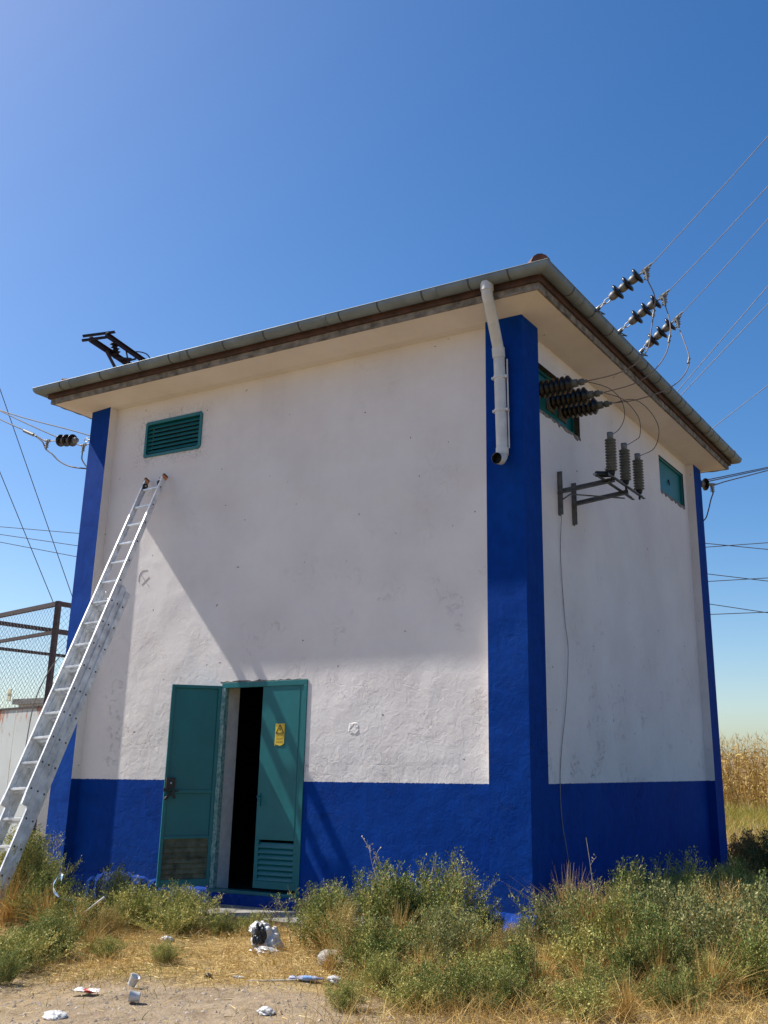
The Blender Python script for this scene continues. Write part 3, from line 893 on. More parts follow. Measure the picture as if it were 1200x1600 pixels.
# ------------------------------------------------------------------ electrical fittings
def shed_profile(L, r0, r1, n, t0=0.0):
    pr = [(t0, 0.0), (t0, r0)]
    for i in range(n):
        a = t0+L*i/n; s = L/n
        pr += [(a+s*0.12, r0), (a+s*0.36, r1*0.97), (a+s*0.5, r1), (a+s*0.64, r1*0.96), (a+s*0.88, r0)]
    pr += [(t0+L, r0), (t0+L, 0)]
    return pr
bush_lab = ['black ribbed wall bushing nearest the corner column', 'black ribbed wall bushing, middle one of the three', 'black ribbed wall bushing farthest from the corner column']
for k, (y, z, L) in enumerate(((0.74, 5.225, 0.60), (1.20, 5.245, 0.60), (1.54, 5.235, 0.58))):
    t = thing('wall_bushing', bush_lab[k]+', sticking out of the teal plate', 'insulator', (-P_-0.10, y, z), 'black wall bushings on the side wall')
    fl = MB(); fl.lathe([(0, 0), (0, 0.115), (0.025, 0.115), (0.03, 0.08), (0.03, 0)], (0, 0, 0), (1, 0, 0), 18)
    fl.box((0.001, -0.12, -0.12), (0.014, 0.12, 0.12)); fl.build('flange', M['steel'], t)
    b_ = MB(); b_.lathe(shed_profile(L-0.18, 0.066, 0.100, 7, 0.03), (0, 0, 0), (1, 0, 0), 22); b_.build('ribbed_body', M['porc'], t)
    c_ = MB(); c_.lathe([(L-0.15, 0), (L-0.15, 0.045), (L-0.08, 0.042), (L-0.08, 0.022), (L-0.055, 0.022), (L-0.055, 0.036), (L-0.01, 0.036), (L-0.01, 0.02), (L+0.03, 0.018), (L+0.03, 0)], (0, 0, 0), (1, 0, 0), 14)
    c_.build('end_cap', M['poly'], t)

# bracket with three surge arresters
br = thing('steel_bracket', 'grey angle steel bracket bolted to the side wall, carrying three surge arresters', 'bracket', (-P_, 1.13, 4.14))
def part(parent, name, fn, mat, bevel=0, label=None):
    s = MB(); fn(s); o = s.build(name, mat, parent, bevel, label)
    o.matrix_parent_inverse = Matrix.Translation(parent.location).inverted()
    return o
part(br, 'upright', lambda s: (s.box((-P_+0.001, 1.105, 3.90), (-P_+0.008, 1.165, 4.385)), s.box((-P_+0.008, 1.105, 3.90), (-P_+0.06, 1.112, 4.385))), M['steel'])
part(br, 'upright', lambda s: (s.box((-P_+0.001, 1.50, 3.87), (-P_+0.008, 1.565, 4.35)), s.box((-P_+0.008, 1.50, 3.87), (-P_+0.06, 1.507, 4.35))), M['steel'])
part(br, 'arm', lambda s: s.angle((-P_, 1.135, 4.14), (0.52, 1.16, 4.20), 0.05, 0.006, flip=1), M['steel'])
part(br, 'arm', lambda s: s.angle((-P_, 1.535, 4.09), (0.52, 1.58, 4.165), 0.05, 0.006, flip=1), M['steel'])
part(br, 'brace', lambda s: s.tube([(-P_+0.02, 1.13, 4.06), (0.02, 1.13, 4.12), (0.5, 1.5, 4.10)], 0.008, 6), M['steel'])
part(br, 'cross_rail', lambda s: s.angle((0.405, 0.93, 4.215), (0.405, 2.03, 4.215), 0.032, 0.006, flip=1), M['steel'])
part(br, 'cross_rail', lambda s: s.angle((0.515, 0.98, 4.225), (0.515, 2.08, 4.225), 0.032, 0.006, flip=1), M['steel'])
arr_lab = ['leftmost of three grey ribbed surge arresters on the bracket, beside the black clamp block', 'grey ribbed surge arrester standing in the middle of the bracket', 'grey ribbed surge arrester standing at the outer right end of the bracket']
AT = []
for k, (x, y, z, H) in enumerate(((0.515, 1.085, 4.26, 0.47), (0.515, 1.52, 4.26, 0.47), (0.515, 1.965, 4.26, 0.47))):
    t = thing('surge_arrester', arr_lab[k], 'surge arrester', (x, y, z), 'surge arresters on the wall bracket')
    b_ = MB(); b_.lathe(shed_profile(H-0.11, 0.036, 0.062, 11, 0.04), (0, 0, 0), (0, 0, 1), 18); b_.build('ribbed_body', M['poly'], t)
    b_ = MB(); b_.lathe([(0, 0), (0, 0.03), (0.04, 0.04), (0.04, 0)], (0, 0, 0), (0, 0, 1), 12); b_.tube([(0, 0, 0.0), (0, 0, -0.07)], 0.012, 8); b_.build('base_fitting', M['black'], t)
    b_ = MB(); b_.lathe([(H-0.075, 0), (H-0.075, 0.03), (H-0.05, 0.035), (H-0.0, 0.035), (H, 0.028), (H, 0)], (0, 0, 0), (0, 0, 1), 10); b_.build('top_cap', M['cement'], t)
    AT.append((x+0.02, y, z+H-0.03))
# clutter of clamp hardware at the left end of the rails
hb_ = thing('clamp_block', 'black terminal clamp block at the left end of the bracket rails', 'clamp', (0.43, 1.02, 4.25))
part(hb_, 'block', lambda s: (s.tube([(0.38, 0.98, 4.26), (0.50, 1.16, 4.285)], 0.032, 10), s.obox((0.46, 1.1, 4.28), (0.05, 0, 0), (0, 0.03, 0), (0, 0, 0.025))), M['black'])
part(hb_, 'clamp_bolt', lambda s: s.tube([(0.36, 0.95, 4.25), (0.40, 1.0, 4.265)], 0.012, 8), M['galv'])
part(hb_, 'clamp_bolt', lambda s: s.tube([(0.45, 1.08, 4.29), (0.45, 1.08, 4.34)], 0.01, 6), M['galv'])

def wire(name, pts, r, mat, label, cat='wire', group=None, n=6):
    s = MB(); s.tube(pts, r, n)
    return tag(s.build(name, mat), label, cat, group)

BT = [(0.41, 0.74, 5.225), (0.42, 1.20, 5.245), (0.39, 1.54, 5.235)]
loops = [[(0.40, 0.75, 5.225), (0.60, 0.85, 5.15), (0.70, 0.96, 5.03), (0.70, 1.05, 4.88), (0.62, 1.11, 4.77), AT[0]],
         [(0.42, 1.21, 5.245), (0.62, 1.28, 5.15), (0.75, 1.36, 4.95), (0.73, 1.44, 4.77), (0.64, 1.51, 4.74), AT[1]],
         [(0.40, 1.55, 5.235), (0.62, 1.61, 5.26), (0.77, 1.68, 5.13), (0.85, 1.75, 4.92), (0.74, 1.90, 4.75), AT[2]]]
for k, L in enumerate(loops):
    wire('jumper_wire', catmull(L), 0.0042, M['wired'], 'thin brown wire looping from the %s bushing down to its surge arrester' % ('nearest', 'middle', 'farthest')[k], 'wire', 'thin loops to the surge arresters')

# strain insulator strings at the eave
def disc(mb, mbc, p, d, s=1.0):
    mb.lathe([(0.055*s, 0.0), (0.055*s, 0.03*s), (0.068*s, 0.075*s), (0.085*s, 0.105*s), (0.098*s, 0.104*s), (0.112*s, 0.085*s), (0.108*s, 0.05*s), (0.105*s, 0.0)], p, d, 22)
    mbc.lathe([(-0.035*s, 0.0), (-0.035*s, 0.018*s), (-0.02*s, 0.042*s), (0.02*s, 0.052*s), (0.066*s, 0.050*s), (0.075*s, 0.0)], p, d, 14)
    mbc.tube([Vector(p)+Vector(d)*0.09*s, Vector(p)+Vector(d)*0.13*s], 0.012*s, 8)

def string(anchor, end, label, group, sc=1.0, nd=3, name='insulator_string', rod=0.12):
    a = Vector(anchor); e = Vector(end); d = (e-a).normalized(); L = (e-a).length
    t = thing(name, label, 'insulator', a, group)
    step = 0.146*sc
    st = L-step*nd-rod*sc
    side = d.cross(Vector((0, 0, 1))).normalized()
    # eye hook and shackle
    s = MB(); s.tube([-d*0.03, d*0.02], 0.02, 8); s.tube([d*0.0+side*0.022, d*(st*0.62)+side*0.006], 0.007, 6); s.tube([d*0.0-side*0.022, d*(st*0.62)-side*0.006], 0.007, 6)
    c = d*(st*0.62+0.03); up = side.cross(d)
    s.tube([c+(d*math.cos(q)*0.045+up*math.sin(q)*0.026) for q in np.linspace(0, 2*math.pi, 15)], 0.006, 6, cap=False)
    s.build('shackle', M['galv'], t)
    for i in range(nd):
        m1, m2 = MB(), MB(); p = d*(st+step*i+0.035)
        disc(m1, m2, p, d, sc)
        o = m1.build('insulator_disc', M['porc'], t); m2.build('disc_cap', M['cement'], o)
    q = MB(); p0 = d*(st+step*nd-0.01)
    q.tube([p0, d*(L-0.06*sc)], 0.010*sc, 6)
    # bolted dead-end clamp: body, bent tail and U bolts
    q.obox(d*(L-0.02*sc), d*0.055*sc, side*0.016*sc, up*0.022*sc)
    tail = Vector((0, 0, -1)) if d.z > -0.1 else Vector((0, 0, -1))
    q.tube([d*(L-0.03*sc), d*(L-0.01*sc)+tail*0.05*sc, d*(L)+tail*0.15*sc], [0.024*sc, 0.022*sc, 0.014*sc], 8)
    q.tube([d*(L-0.02*sc), d*(L+0.09*sc)+up*0.012*sc], [0.026*sc, 0.008*sc], 8)
    for i in range(3):
        c = d*(L-0.012*sc)+tail*(0.045+0.034*i)*sc
        q.tube([c-d*0.035*sc, c+d*0.042*sc], 0.011*sc, 6)
    q.build('dead_end_clamp', M['cement'], t)
    return t, a+d*(L+0.06*sc), a+d*L+tail*0.15*sc
gname = 'strain insulator strings over the right eave'
anch = [((0.50, 0.935, 6.135), (1.085, 0.90, 6.455)), ((0.50, 1.65, 6.15), (1.055, 1.61, 6.455)), ((0.50, 2.40, 6.175), (0.985, 2.36, 6.495))]
ends = [((1.81, 0.64, 6.87), (2.56, 0.34, 7.28)), ((1.75, 1.35, 6.84), (2.40, 1.05, 7.16)), ((1.62, 2.1, 6.88), (2.23, 1.8, 7.19))]
jumps = [[(1.13, 0.97, 6.15), (1.125, 0.94, 5.98), (1.09, 0.90, 5.72), (1.06, 0.87, 5.53), (0.99, 0.84, 5.41), (0.87, 0.80, 5.31), (0.68, 0.77, 5.25), BT[0]],
         [(1.11, 1.55, 6.10), (1.12, 1.50, 5.90), (1.08, 1.45, 5.68), (0.99, 1.39, 5.51), (0.88, 1.33, 5.39), (0.70, 1.27, 5.30), BT[1]],
         [(1.06, 2.25, 6.15), (1.14, 2.15, 5.86), (1.13, 2.04, 5.66), (1.05, 1.93, 5.50), (0.93, 1.83, 5.39), (0.75, 1.73, 5.31), (0.58, 1.64, 5.26), BT[2]]]
pos = ('nearest the roof corner', 'second from the roof corner', 'farthest from the roof corner')
for k in range(3):
    t, wp, jp = string(anch[k][0], anch[k][1], 'string of dark discs anchored at the right eave, '+pos[k], gname, 0.92)
    s = MB(); a = Vector(anch[k][0])
    lead = [Vector((0.35, a.y-0.02, 6.075))-a, Vector((0.47, a.y, 6.085))-a, Vector((0, 0, -0.02)), Vector((0.02, 0, 0))]
    s.tube(lead, 0.014, 6); s.tube([Vector((-0.03, 0.03, -0.04)), Vector((0.05, 0.06, -0.06)), Vector((0.055, -0.12, -0.10)), Vector((0.04, -0.2, -0.13))], 0.007, 5); s.build('anchor_hook', M['bolt'], t)
    m_, e_ = Vector(ends[k][0]), Vector(ends[k][1])
    d = (e_-wp)
    pts = [wp]+[wp+d*q+Vector((0, 0, 0.045*(q**1.6-q)*1.0)) for q in (0.5, 1, 2, 4, 7, 10)]
    wire('overhead_wire', catmull(pts, 4), 0.0048, M['wire'], 'pale overhead wire rising from the eave insulator string '+pos[k], 'wire', 'line wires from the right eave')
    wire('jumper_wire', catmull([jp]+jumps[k]), 0.0062, M['wirem'], 'jumper wire dropping in under the eave from the insulator string '+pos[k], 'wire', 'jumpers from the right eave')
    c = MB(); J = jumps[k]; i0 = 1
    p0, p1 = Vector(J[1]), Vector(J[2]); dd = (p1-p0).normalized()
    c = MB(); c.tube([p0+dd*0.0, p0+dd*0.10], 0.013, 6)
    for q in (0.02, 0.08): c.tube([p0+dd*q-Vector((0.02, 0, 0)), p0+dd*q+Vector((0.02, 0, 0))], 0.008, 6)
    o = c.build('wire_clamp', M['cement']); tag(o, 'small clamp on the jumper wire of the string '+pos[k], 'clamp', 'clamps on the jumpers')

# cable running down the side wall
x = -P_+0.012
wire('earth_cable', catmull([(x+0.02, 1.12, 3.90), (x, 1.115, 3.55), (x, 1.122, 3.24), (x, 1.18, 2.75), (x+0.02, 1.19, 2.45), (x+0.01, 1.11, 1.9), (x, 1.0, 1.5), (x, 0.93, 1.15), (x, 0.95, 0.8), (x+0.02, 1.01, 0.5), (x+0.04, 1.08, 0.1), (x+0.06, 1.1, -0.14)]), 0.0042, M['wire'], 'thin loose grey earth cable hanging down the shaded side wall below the bracket', 'cable')

# left strings
def P3(x, y, z): return (x, y, z)

# ------------------------------------------------------------------ ladder
lad = thing('extension_ladder', 'silver aluminium three section extension ladder leaning on the front wall, left of the doors', 'ladder', (-4.65, -2.07, -0.14))
dv = Vector((0.055, -0.41, -0.91)).normalized()
wv = (Vector((1, 0, 0))-dv*dv.x).normalized()
nv = wv.cross(dv).normalized()
if nv.y > 0: nv = -nv
TP = Vector((-4.92, -0.01, 4.57))
def lpart(name, fn, mats, bevel=0, label=None):
    return part(lad, name, fn, mats, bevel, label)
def section(width, off, s0, s1, rung0, cap=False, sidex=0.0):
    """width between rails; off along the normal; s = distance down the ladder"""
    rc = TP+nv*off
    cx = -0.0075-0.1375
    for sd in (1, -1):
        c = rc+wv*(cx+sd*(width/2+0.013)+sidex)
        def rail(s, c=c, sd=sd):
            p, q = c+dv*s0, c+dv*s1; mid = (p+q)/2; L = (q-p).length/2
            s.obox(mid, dv*L, wv*0.003, nv*0.035)
            for e in (1, -1):
                s.obox(mid+nv*e*0.034-wv*sd*0.008, dv*L, wv*0.010, nv*0.0026)
            k = rung0
            while k*0.275 < s1-0.03:
                if k*0.275 > s0+0.02:
                    pc = c+dv*(k*0.275)+wv*sd*0.003
                    s.lathe([(0, 0), (0, 0.011), (0.004, 0.009), (0.004, 0)], pc, wv*sd, 8, 1)
                k += 1
        lpart('rail', rail, [M['alu'], M['bolt']])
    k = rung0
    while k*0.275 < s1-0.03:
        if k*0.275 > s0+0.02:
            c = rc+dv*(k*0.275)+wv*(cx+sidex)
            tread = Vector((0, -1, 0))
            tr = (tread-wv*tread.dot(wv)).normalized(); tz = wv.cross(tr).normalized()
            lpart('rung', lambda s, c=c, tr=tr, tz=tz: (s.obox(c, wv*(width/2+0.009), tr*0.022, tz*0.008), s.obox(c-tz*0.0 - tr*0.0, wv*(width/2+0.008), tr*0.012, tz*0.013)), M['alu'])
        k += 1
    return rc
Ltot = (TP.z+0.13)/-dv.z
section(0.275, 0.0, -0.14, 14*0.275+0.13, 0)
section(0.305, -0.076, 5.15*0.275, Ltot-0.10, 6)
section(0.335, -0.152, 5.30*0.275, Ltot, 6)
for sd in (1, -1):
    c = TP+wv*(-0.145+sd*0.1505)+dv*(-0.15)
    lpart('end_cap', lambda s, c=c: (s.obox(c, dv*0.022, wv*0.014, nv*0.036, 0), s.obox(c-dv*0.028, dv*0.010, wv*0.016, nv*0.038, 1)), [M['orange'], M['black']], 0.004, 'orange and black plastic end cap')
cw = TP+wv*(-0.125-0.095)+dv*(-0.07)
for sd in (-1, 1):
    cw = TP+wv*(-0.145+sd*0.118)+dv*(-0.06)+nv*0.012
    lpart('guide_wheel', lambda s, cw=cw: (s.lathe([(-0.012, 0), (-0.012, 0.036), (0.012, 0.036), (0.012, 0)], cw, wv, 18, 0), s.lathe([(-0.014, 0.0), (-0.014, 0.016), (0.014, 0.016), (0.014, 0)], cw, wv, 12, 1)), [M['black'], M['galv']])
for k in (14.45, ):
    for sd in (1, -1):
        c = TP+wv*(-0.145+sd*0.15)+dv*(k*0.275)
        lpart('rung_hook', lambda s, c=c: s.obox(c+nv*0.0, dv*0.05, wv*0.010, nv*0.036), M['alu'])
REARA, REARB = (-0.22, 6.57, 5.60), (0.09, 6.93, 5.632)
REARJ = [(0.03, 6.99, 5.40), (-0.03, 7.02, 5.24), (-0.102, 7.029, 5.101), (-0.25, 6.9, 5.0), (-0.35, 6.6, 4.98)]
REARW = [((-0.209, 7.532, 5.887), (0.172, 10.98, 6.962)), ((-0.175, 7.559, 5.867), (0.168, 10.987, 6.938)), ((0.112, 7.6, 5.84), (0.163, 10.997, 6.902))]
# ------------------------------------------------------------------ strings on the left and rear
g2 = 'insulator strings on the left wall'
t, wp, jp = string((-6.33, 0.30, 5.49), (-7.50, 0.30, 5.655), 'string of dark discs sticking out past the left blue column, with a hanging loop wire', g2, 0.82, rod=0.34)
wire('overhead_wire', catmull([wp, (-7.886, 0.3, 5.838), (-8.596, 0.3, 6.16), (-10.2, 0.35, 6.95), (-14, 0.5, 9.0)]), 0.009, M['wired'], 'lowest of the three dark overhead wires reaching the left wall from the upper left', 'wire', 'line wires to the left wall')
s = MB(); q0, q1 = Vector((-8.02, 0.3, 5.89)), Vector((-7.80, 0.3, 5.79)); s.tube([q0, q1], 0.024, 8); s.tube([q1, q1+(q1-q0)*0.3], 0.014, 6)
tag(s.build('wire_clamp', M['cement']), 'sleeve clamp on the lowest wire left of the building', 'clamp')
wire('jumper_wire', catmull([(-7.80, 0.3, 5.79), (-7.60, 0.3, 5.66), jp, (-7.36, 0.3, 5.44), (-7.22, 0.3, 5.33), (-7.03, 0.3, 5.23), (-6.80, 0.3, 5.16), (-6.50, 0.35, 5.12), (-6.32, 0.4, 5.16)]), 0.010, M['wired'], 'dark jumper wire hanging in a loop beside the left column', 'wire')
t, wp, jp = string((-6.33, 1.0, 5.78), (-7.58, 1.0, 5.80), 'string of dark discs half hidden behind the left blue column', g2, 0.82, rod=0.34)
wire('overhead_wire', catmull([wp, (-8.2, 1.0, 6.03), (-9.69, 1.0, 6.73), (-12.4, 1.1, 8.1), (-16, 1.3, 10.2)]), 0.009, M['wired'], 'middle one of the three dark overhead wires reaching the left wall', 'wire', 'line wires to the left wall')
wire('jumper_wire', catmull([jp, (-7.55, 1.0, 5.55), (-7.3, 1.0, 5.35), (-6.8, 1.0, 5.2), (-6.32, 1.0, 5.2)]), 0.010, M['wired'], 'short jumper wire of the half hidden string by the left column', 'wire')
t, wp, jp = string((-6.33, 1.7, 5.95), (-7.60, 1.7, 6.02), 'string of dark discs farthest back on the left wall', g2, 0.82, rod=0.34)
wire('overhead_wire', catmull([wp, (-8.55, 1.7, 6.36), (-10.75, 1.7, 7.15), (-14, 1.8, 8.6), (-18, 2.0, 10.6)]), 0.009, M['wired'], 'topmost of the three dark overhead wires reaching the left wall', 'wire', 'line wires to the left wall')

t, wp, jp = string(REARA, REARB, 'small disc insulator string just beyond the far right blue column', None, 0.95)
wire('jumper_wire', catmull([jp]+REARJ), 0.010, M['wired'], 'short jumper wire hanging beyond the far right column', 'wire')
for k, (a, b) in enumerate(REARW):
    a = Vector(a); b = Vector(b)
    wire('overhead_wire', [a-(b-a)*0.15 if k < 2 else wp, a, b, b+(b-a)*2.5], 0.010, M['wired'], ('top', 'middle', 'bottom')[k]+' one of three dark wires leaving under the far end of the right eave', 'wire', 'wires leaving the rear of the building')

FAR = [
 ((-21.079, 9.177, 11.879), (-20.142, 11.663, 6.376), 'upper of the two slanting guy wires in the sky left of the building', 'slanting guy wires'),
 ((-21.423, 9.81, 9.544), (-20.611, 11.543, 5.96), 'lower slanting guy wire ending above the brown steel cage', 'slanting guy wires'),
 ((-25.936, 13.403, 9.143), (-23.716, 14.736, 8.948), 'top one of three level wires behind the left column', 'level wires on the left'),
 ((-25.973, 13.471, 8.892), (-23.813, 14.823, 8.55), 'middle one of three level wires behind the left column', 'level wires on the left'),
 ((-26.01, 13.539, 8.64), (-23.884, 14.908, 8.194), 'bottom one of three level wires behind the left column', 'level wires on the left'),
 ((-1.336, 9.688, 8.185), (0.671, 10.062, 10.351), 'pale wire rising steeply behind the right eave, upper of a close pair', 'wires rising behind the right eave'),
 ((-1.164, 9.764, 8.246), (0.621, 10.153, 10.016), 'pale wire rising steeply behind the right eave, lower of a close pair', 'wires rising behind the right eave'),
 ((-1.118, 12.165, 8.343), (0.029, 12.507, 9.219), 'pale wire rising behind the lower end of the right gutter', 'wires rising behind the right eave'),
 ((-3.683, 20.578, 7.667), (-2.122, 21.523, 7.506), 'falling wire of the top crossing pair right of the building', 'crossing wires on the right'),
 ((-3.699, 20.607, 7.559), (-2.094, 21.472, 7.695), 'rising wire of the top crossing pair right of the building', 'crossing wires on the right'),
 ((-3.744, 20.848, 6.805), (-2.253, 21.764, 6.617), 'falling wire of the middle crossing pair right of the building', 'crossing wires on the right'),
 ((-3.775, 20.904, 6.598), (-2.24, 21.74, 6.707), 'rising wire of the middle crossing pair right of the building', 'crossing wires on the right'),
 ((-3.82, 21.105, 5.961), (-2.384, 22.005, 5.728), 'falling wire of the bottom crossing pair right of the building', 'crossing wires on the right'),
 ((-3.829, 21.201, 5.674), (-2.381, 22.0, 5.746), 'rising wire of the bottom crossing pair right of the building', 'crossing wires on the right'),
]
for k, (a, b, lab, grp) in enumerate(FAR):
    a = Vector(a); b = Vector(b); d = b-a
    if k == 0: p, q = a-d*1.2, b+d*0.12
    elif k == 1: p, q = a-d*2.2, b+d*0.02
    elif k < 5: p, q = a-d*2, b+d*1.2
    elif k < 8: p, q = a-d*0.6, b+d*3
    else: p, q = a-d*1.5, b+d*2.5
    rr = 0.012 if k < 5 else (0.008 if k < 8 else 0.0125)
    wire('guy_wire' if k < 2 else 'overhead_wire', [p, (p+q)/2, q], rr, M['wire'] if 5 <= k < 8 else M['wired'], lab, 'wire', grp, 5)

# ------------------------------------------------------------------ steel frame on the roof
rk = thing('roof_frame', 'dark steel frame sticking up above the left end of the front gutter', 'steel frame', (-6.1, 0.3, 6.3))
mk = M['rack']
part(rk, 'crossbar', lambda s: s.angle((-6.20, -0.37, 6.70), (-5.96, -0.05, 6.835), 0.035, 0.006), mk)
part(rk, 'crossbar', lambda s: s.angle((-6.13, -0.43, 6.60), (-5.97, -0.13, 6.735), 0.035, 0.006), mk)
part(rk, 'beam', lambda s: (s.bar((-6.10, -0.34, 6.665), (-6.21, 0.52, 6.60), 0.022, 0.07), s.bar((-6.085, -0.34, 6.695), (-6.195, 0.52, 6.63), 0.05, 0.008)), mk)
part(rk, 'beam', lambda s: (s.bar((-6.00, -0.17, 6.775), (-6.04, 0.62, 6.66), 0.022, 0.06), s.bar((-5.985, -0.17, 6.80), (-6.025, 0.62, 6.685), 0.05, 0.008)), mk)
part(rk, 'strut', lambda s: s.angle((-6.11, -0.06, 6.60), (-6.08, 0.14, 6.36), 0.045, 0.006), mk)
part(rk, 'strut', lambda s: s.bar((-6.02, 0.22, 6.70), (-6.14, 0.42, 6.52), 0.012, 0.03), mk)
part(rk, 'strut', lambda s: s.bar((-6.14, 0.12, 6.58), (-6.03, 0.34, 6.62), 0.012, 0.025), mk)
part(rk, 'strut', lambda s: s.bar((-6.17, 0.3, 6.58), (-6.03, 0.42, 6.65), 0.012, 0.025), mk)
part(rk, 'post', lambda s: s.box((-6.22, 0.46, 6.2), (-6.17, 0.51, 6.6)), mk)
part(rk, 'post', lambda s: s.box((-6.06, 0.56, 6.2), (-6.01, 0.61, 6.66)), mk)
part(rk, 'post', lambda s: s.box((-6.10, 0.12, 6.2), (-6.06, 0.16, 6.42)), mk)
part(rk, 'insulator', lambda s: s.lathe(shed_profile(0.17, 0.03, 0.055, 4), (-6.07, 0.03, 6.76), (-0.02, 0.12, -0.17), 16), M['porc'])
part(rk, 'bent_rod', lambda s: s.tube(catmull([(-6.08, 0.36, 6.70), (-6.06, 0.42, 6.76), (-6.04, 0.55, 6.79), (-6.01, 0.62, 6.76), (-5.99, 0.66, 6.66), (-5.98, 0.68, 6.5)]), 0.008, 6), mk)

# ------------------------------------------------------------------ cage of chain link behind the sheet wall
A = Vector((-9.822, 2.762, 0)); B = Vector((-12.75, 3.45, 0)); Cc = Vector((-12.7, 5.95, 0)); D = A+(Cc-B)
ZTOP, ZMID, ZLOW = 3.90, 3.40, 2.22
cg = thing('fence_cage', 'brown steel cage of chain link mesh above the rusty sheet wall', 'fence', (A.x, A.y, -0.15))
def up_(p, z): return Vector((p.x, p.y, z))
for p in (A, B, Cc, D):
    part(cg, 'post', lambda s, p=p: s.bar(up_(p, -0.2), up_(p, ZTOP+0.01), 0.075, 0.075, up=(1, 0.2, 0)), M['cage'])
for p, q in ((A, B), (B, Cc), (Cc, D), (D, A)):
    part(cg, 'top_rail', lambda s, p=p, q=q: s.bar(up_(p, ZTOP-0.03), up_(q, ZTOP-0.03), 0.06, 0.075), M['cage'])
    part(cg, 'middle_rail', lambda s, p=p, q=q: s.bar(up_(p, ZMID), up_(q, ZMID), 0.05, 0.055), M['cage'])
def chain(mb, p, q, z0, z1, pitch, r):
    p = up_(p, 0); q = up_(q, 0); L = (q-p).length; d = (q-p)/L; H = z1-z0
    nrm = d.cross(Vector((0, 0, 1)))
    for sgn in (1, -1):
        c = -H
        while c < L+H:
            # line u = c + sgn*w for w in 0..H
            ws = []
            w0, w1 = 0, H
            if sgn == 1: w0 = max(0, -c); w1 = min(H, L-c)
            else: w0 = max(0, c-L); w1 = min(H, c)
            if w1-w0 > 0.02:
                o = nrm*0.003*sgn
                mb.tube([p+d*(c+sgn*w0)+Vector((0, 0, z0+w0))+o, p+d*(c+sgn*w1)+Vector((0, 0, z0+w1))+o], r, 3, cap=False, smooth=False)
            c += pitch
for p, q in ((A, B), (B, Cc), (D, A)):
    part(cg, 'chain_link_mesh', lambda s, p=p, q=q: chain(s, p, q, ZLOW-0.07, ZTOP-0.06, 0.108, 0.0026), M['link'])
part(cg, 'stay_rod', lambda s: s.tube(catmull([up_(A, 3.0)+Vector((0.25, -0.05, 0)), up_(A, 2.75)+Vector((0.02, -0.06, 0)), up_(A, 2.3)+Vector((-0.22, -0.06, 0)), up_(A, 1.7)+Vector((-0.3, -0.06, 0)), up_(A, 0.6)+Vector((-0.36, -0.06, 0))]), 0.010, 6), M['link'])
dAB = (B-A).normalized()
pb = thing('meter_plate', 'small cream plate hanging on the chain link mesh near the left edge', 'plate', tuple(up_(A, 2.44)+dAB*1.32+Vector((0, -0.03, 0))))
s = MB(); s.obox((0, 0, 0), dAB*0.055, (0, 0.01, 0), (0, 0, 0.10)); s.build('plate', simple('cream_plate', (0.50, 0.46, 0.33), 0.6), pb, 0.004)
s = MB(); s.obox((0, -0.012, 0.0), dAB*0.045, (0, 0.002, 0), (0, 0, 0.004)); s.obox((0, -0.012, 0.02), dAB*0.004, (0, 0.002, 0), (0, 0, 0.02)); s.build('plate_fold', M['bolt'], pb)

sw = thing('sheet_wall', 'low wall of whitish steel sheets with orange rust streaks, left of the building', 'wall', (A.x, A.y, -0.15))
E0 = A-dAB*0.04; n_ = 5; wd = 0.98
for i in range(n_):
    p = E0+dAB*(wd*i+0.01); q = E0+dAB*(wd*(i+1)-0.008)
    part(sw, 'steel_sheet', lambda s, p=p, q=q: (s.bar(up_(p, 1.02)+Vector((0, -0.05, 0)), up_(q, 1.02)+Vector((0, -0.05, 0)), 0.006, 2.36)), M['sheet'])
part(sw, 'top_angle', lambda s: s.bar(up_(E0, 2.205)+Vector((0, -0.06, 0)), up_(E0+dAB*wd*n_, 2.205)+Vector((0, -0.06, 0)), 0.03, 0.03), M['cage'])
part(sw, 'steel_sheet', lambda s: s.bar(up_(A, 1.02)+Vector((0.02, 0.0, 0)), up_(D, 1.02)+Vector((0.02, 0, 0)), 0.006, 2.36), M['sheet'])

hu = thing('far_hut', 'plain pale flat roofed hut seen through the chain link mesh', 'building', (-34.2, 22.5, -0.6))
part(hu, 'wall', lambda s: s.box((-35.4, 22.6, -0.6), (-33.3, 25.5, 3.95)), M['hut'])
part(hu, 'roof', lambda s: s.box((-35.6, 22.4, 3.95), (-33.1, 25.7, 4.18)), M['conc'])

# ------------------------------------------------------------------ leaf meshes (numpy)
def quads_mesh(name, V, tint, mat, F4=None):
    """V: (n,4,3) quads, tint: (n,)"""
    n = len(V)
    me = bpy.data.meshes.new(name)
    me.vertices.add(n*4); me.vertices.foreach_set('co', np.asarray(V, dtype=np.float32).reshape(-1))
    me.loops.add(n*4); me.loops.foreach_set('vertex_index', np.arange(n*4, dtype=np.int32))
    me.polygons.add(n); me.polygons.foreach_set('loop_start', np.arange(0, n*4, 4, dtype=np.int32))
    me.update(calc_edges=True)
    at = me.attributes.new('tint', 'FLOAT', 'POINT')
    at.data.foreach_set('value', np.repeat(np.asarray(tint, dtype=np.float32), 4))
    me.materials.append(mat)
    return me

def unit(a): return a/np.maximum(np.linalg.norm(a, axis=-1, keepdims=True), 1e-9)

def leaf_quads(P, D, L, Wd, rg_):
    """diamond leaves from base P along D"""
    S = unit(np.cross(D, rg_.normal(size=D.shape)))
    mid = P+D*(L*0.5)[:, None]; tip = P+D*L[:, None]
    return np.stack([P, mid+S*Wd[:, None], tip, mid-S*Wd[:, None]], 1)

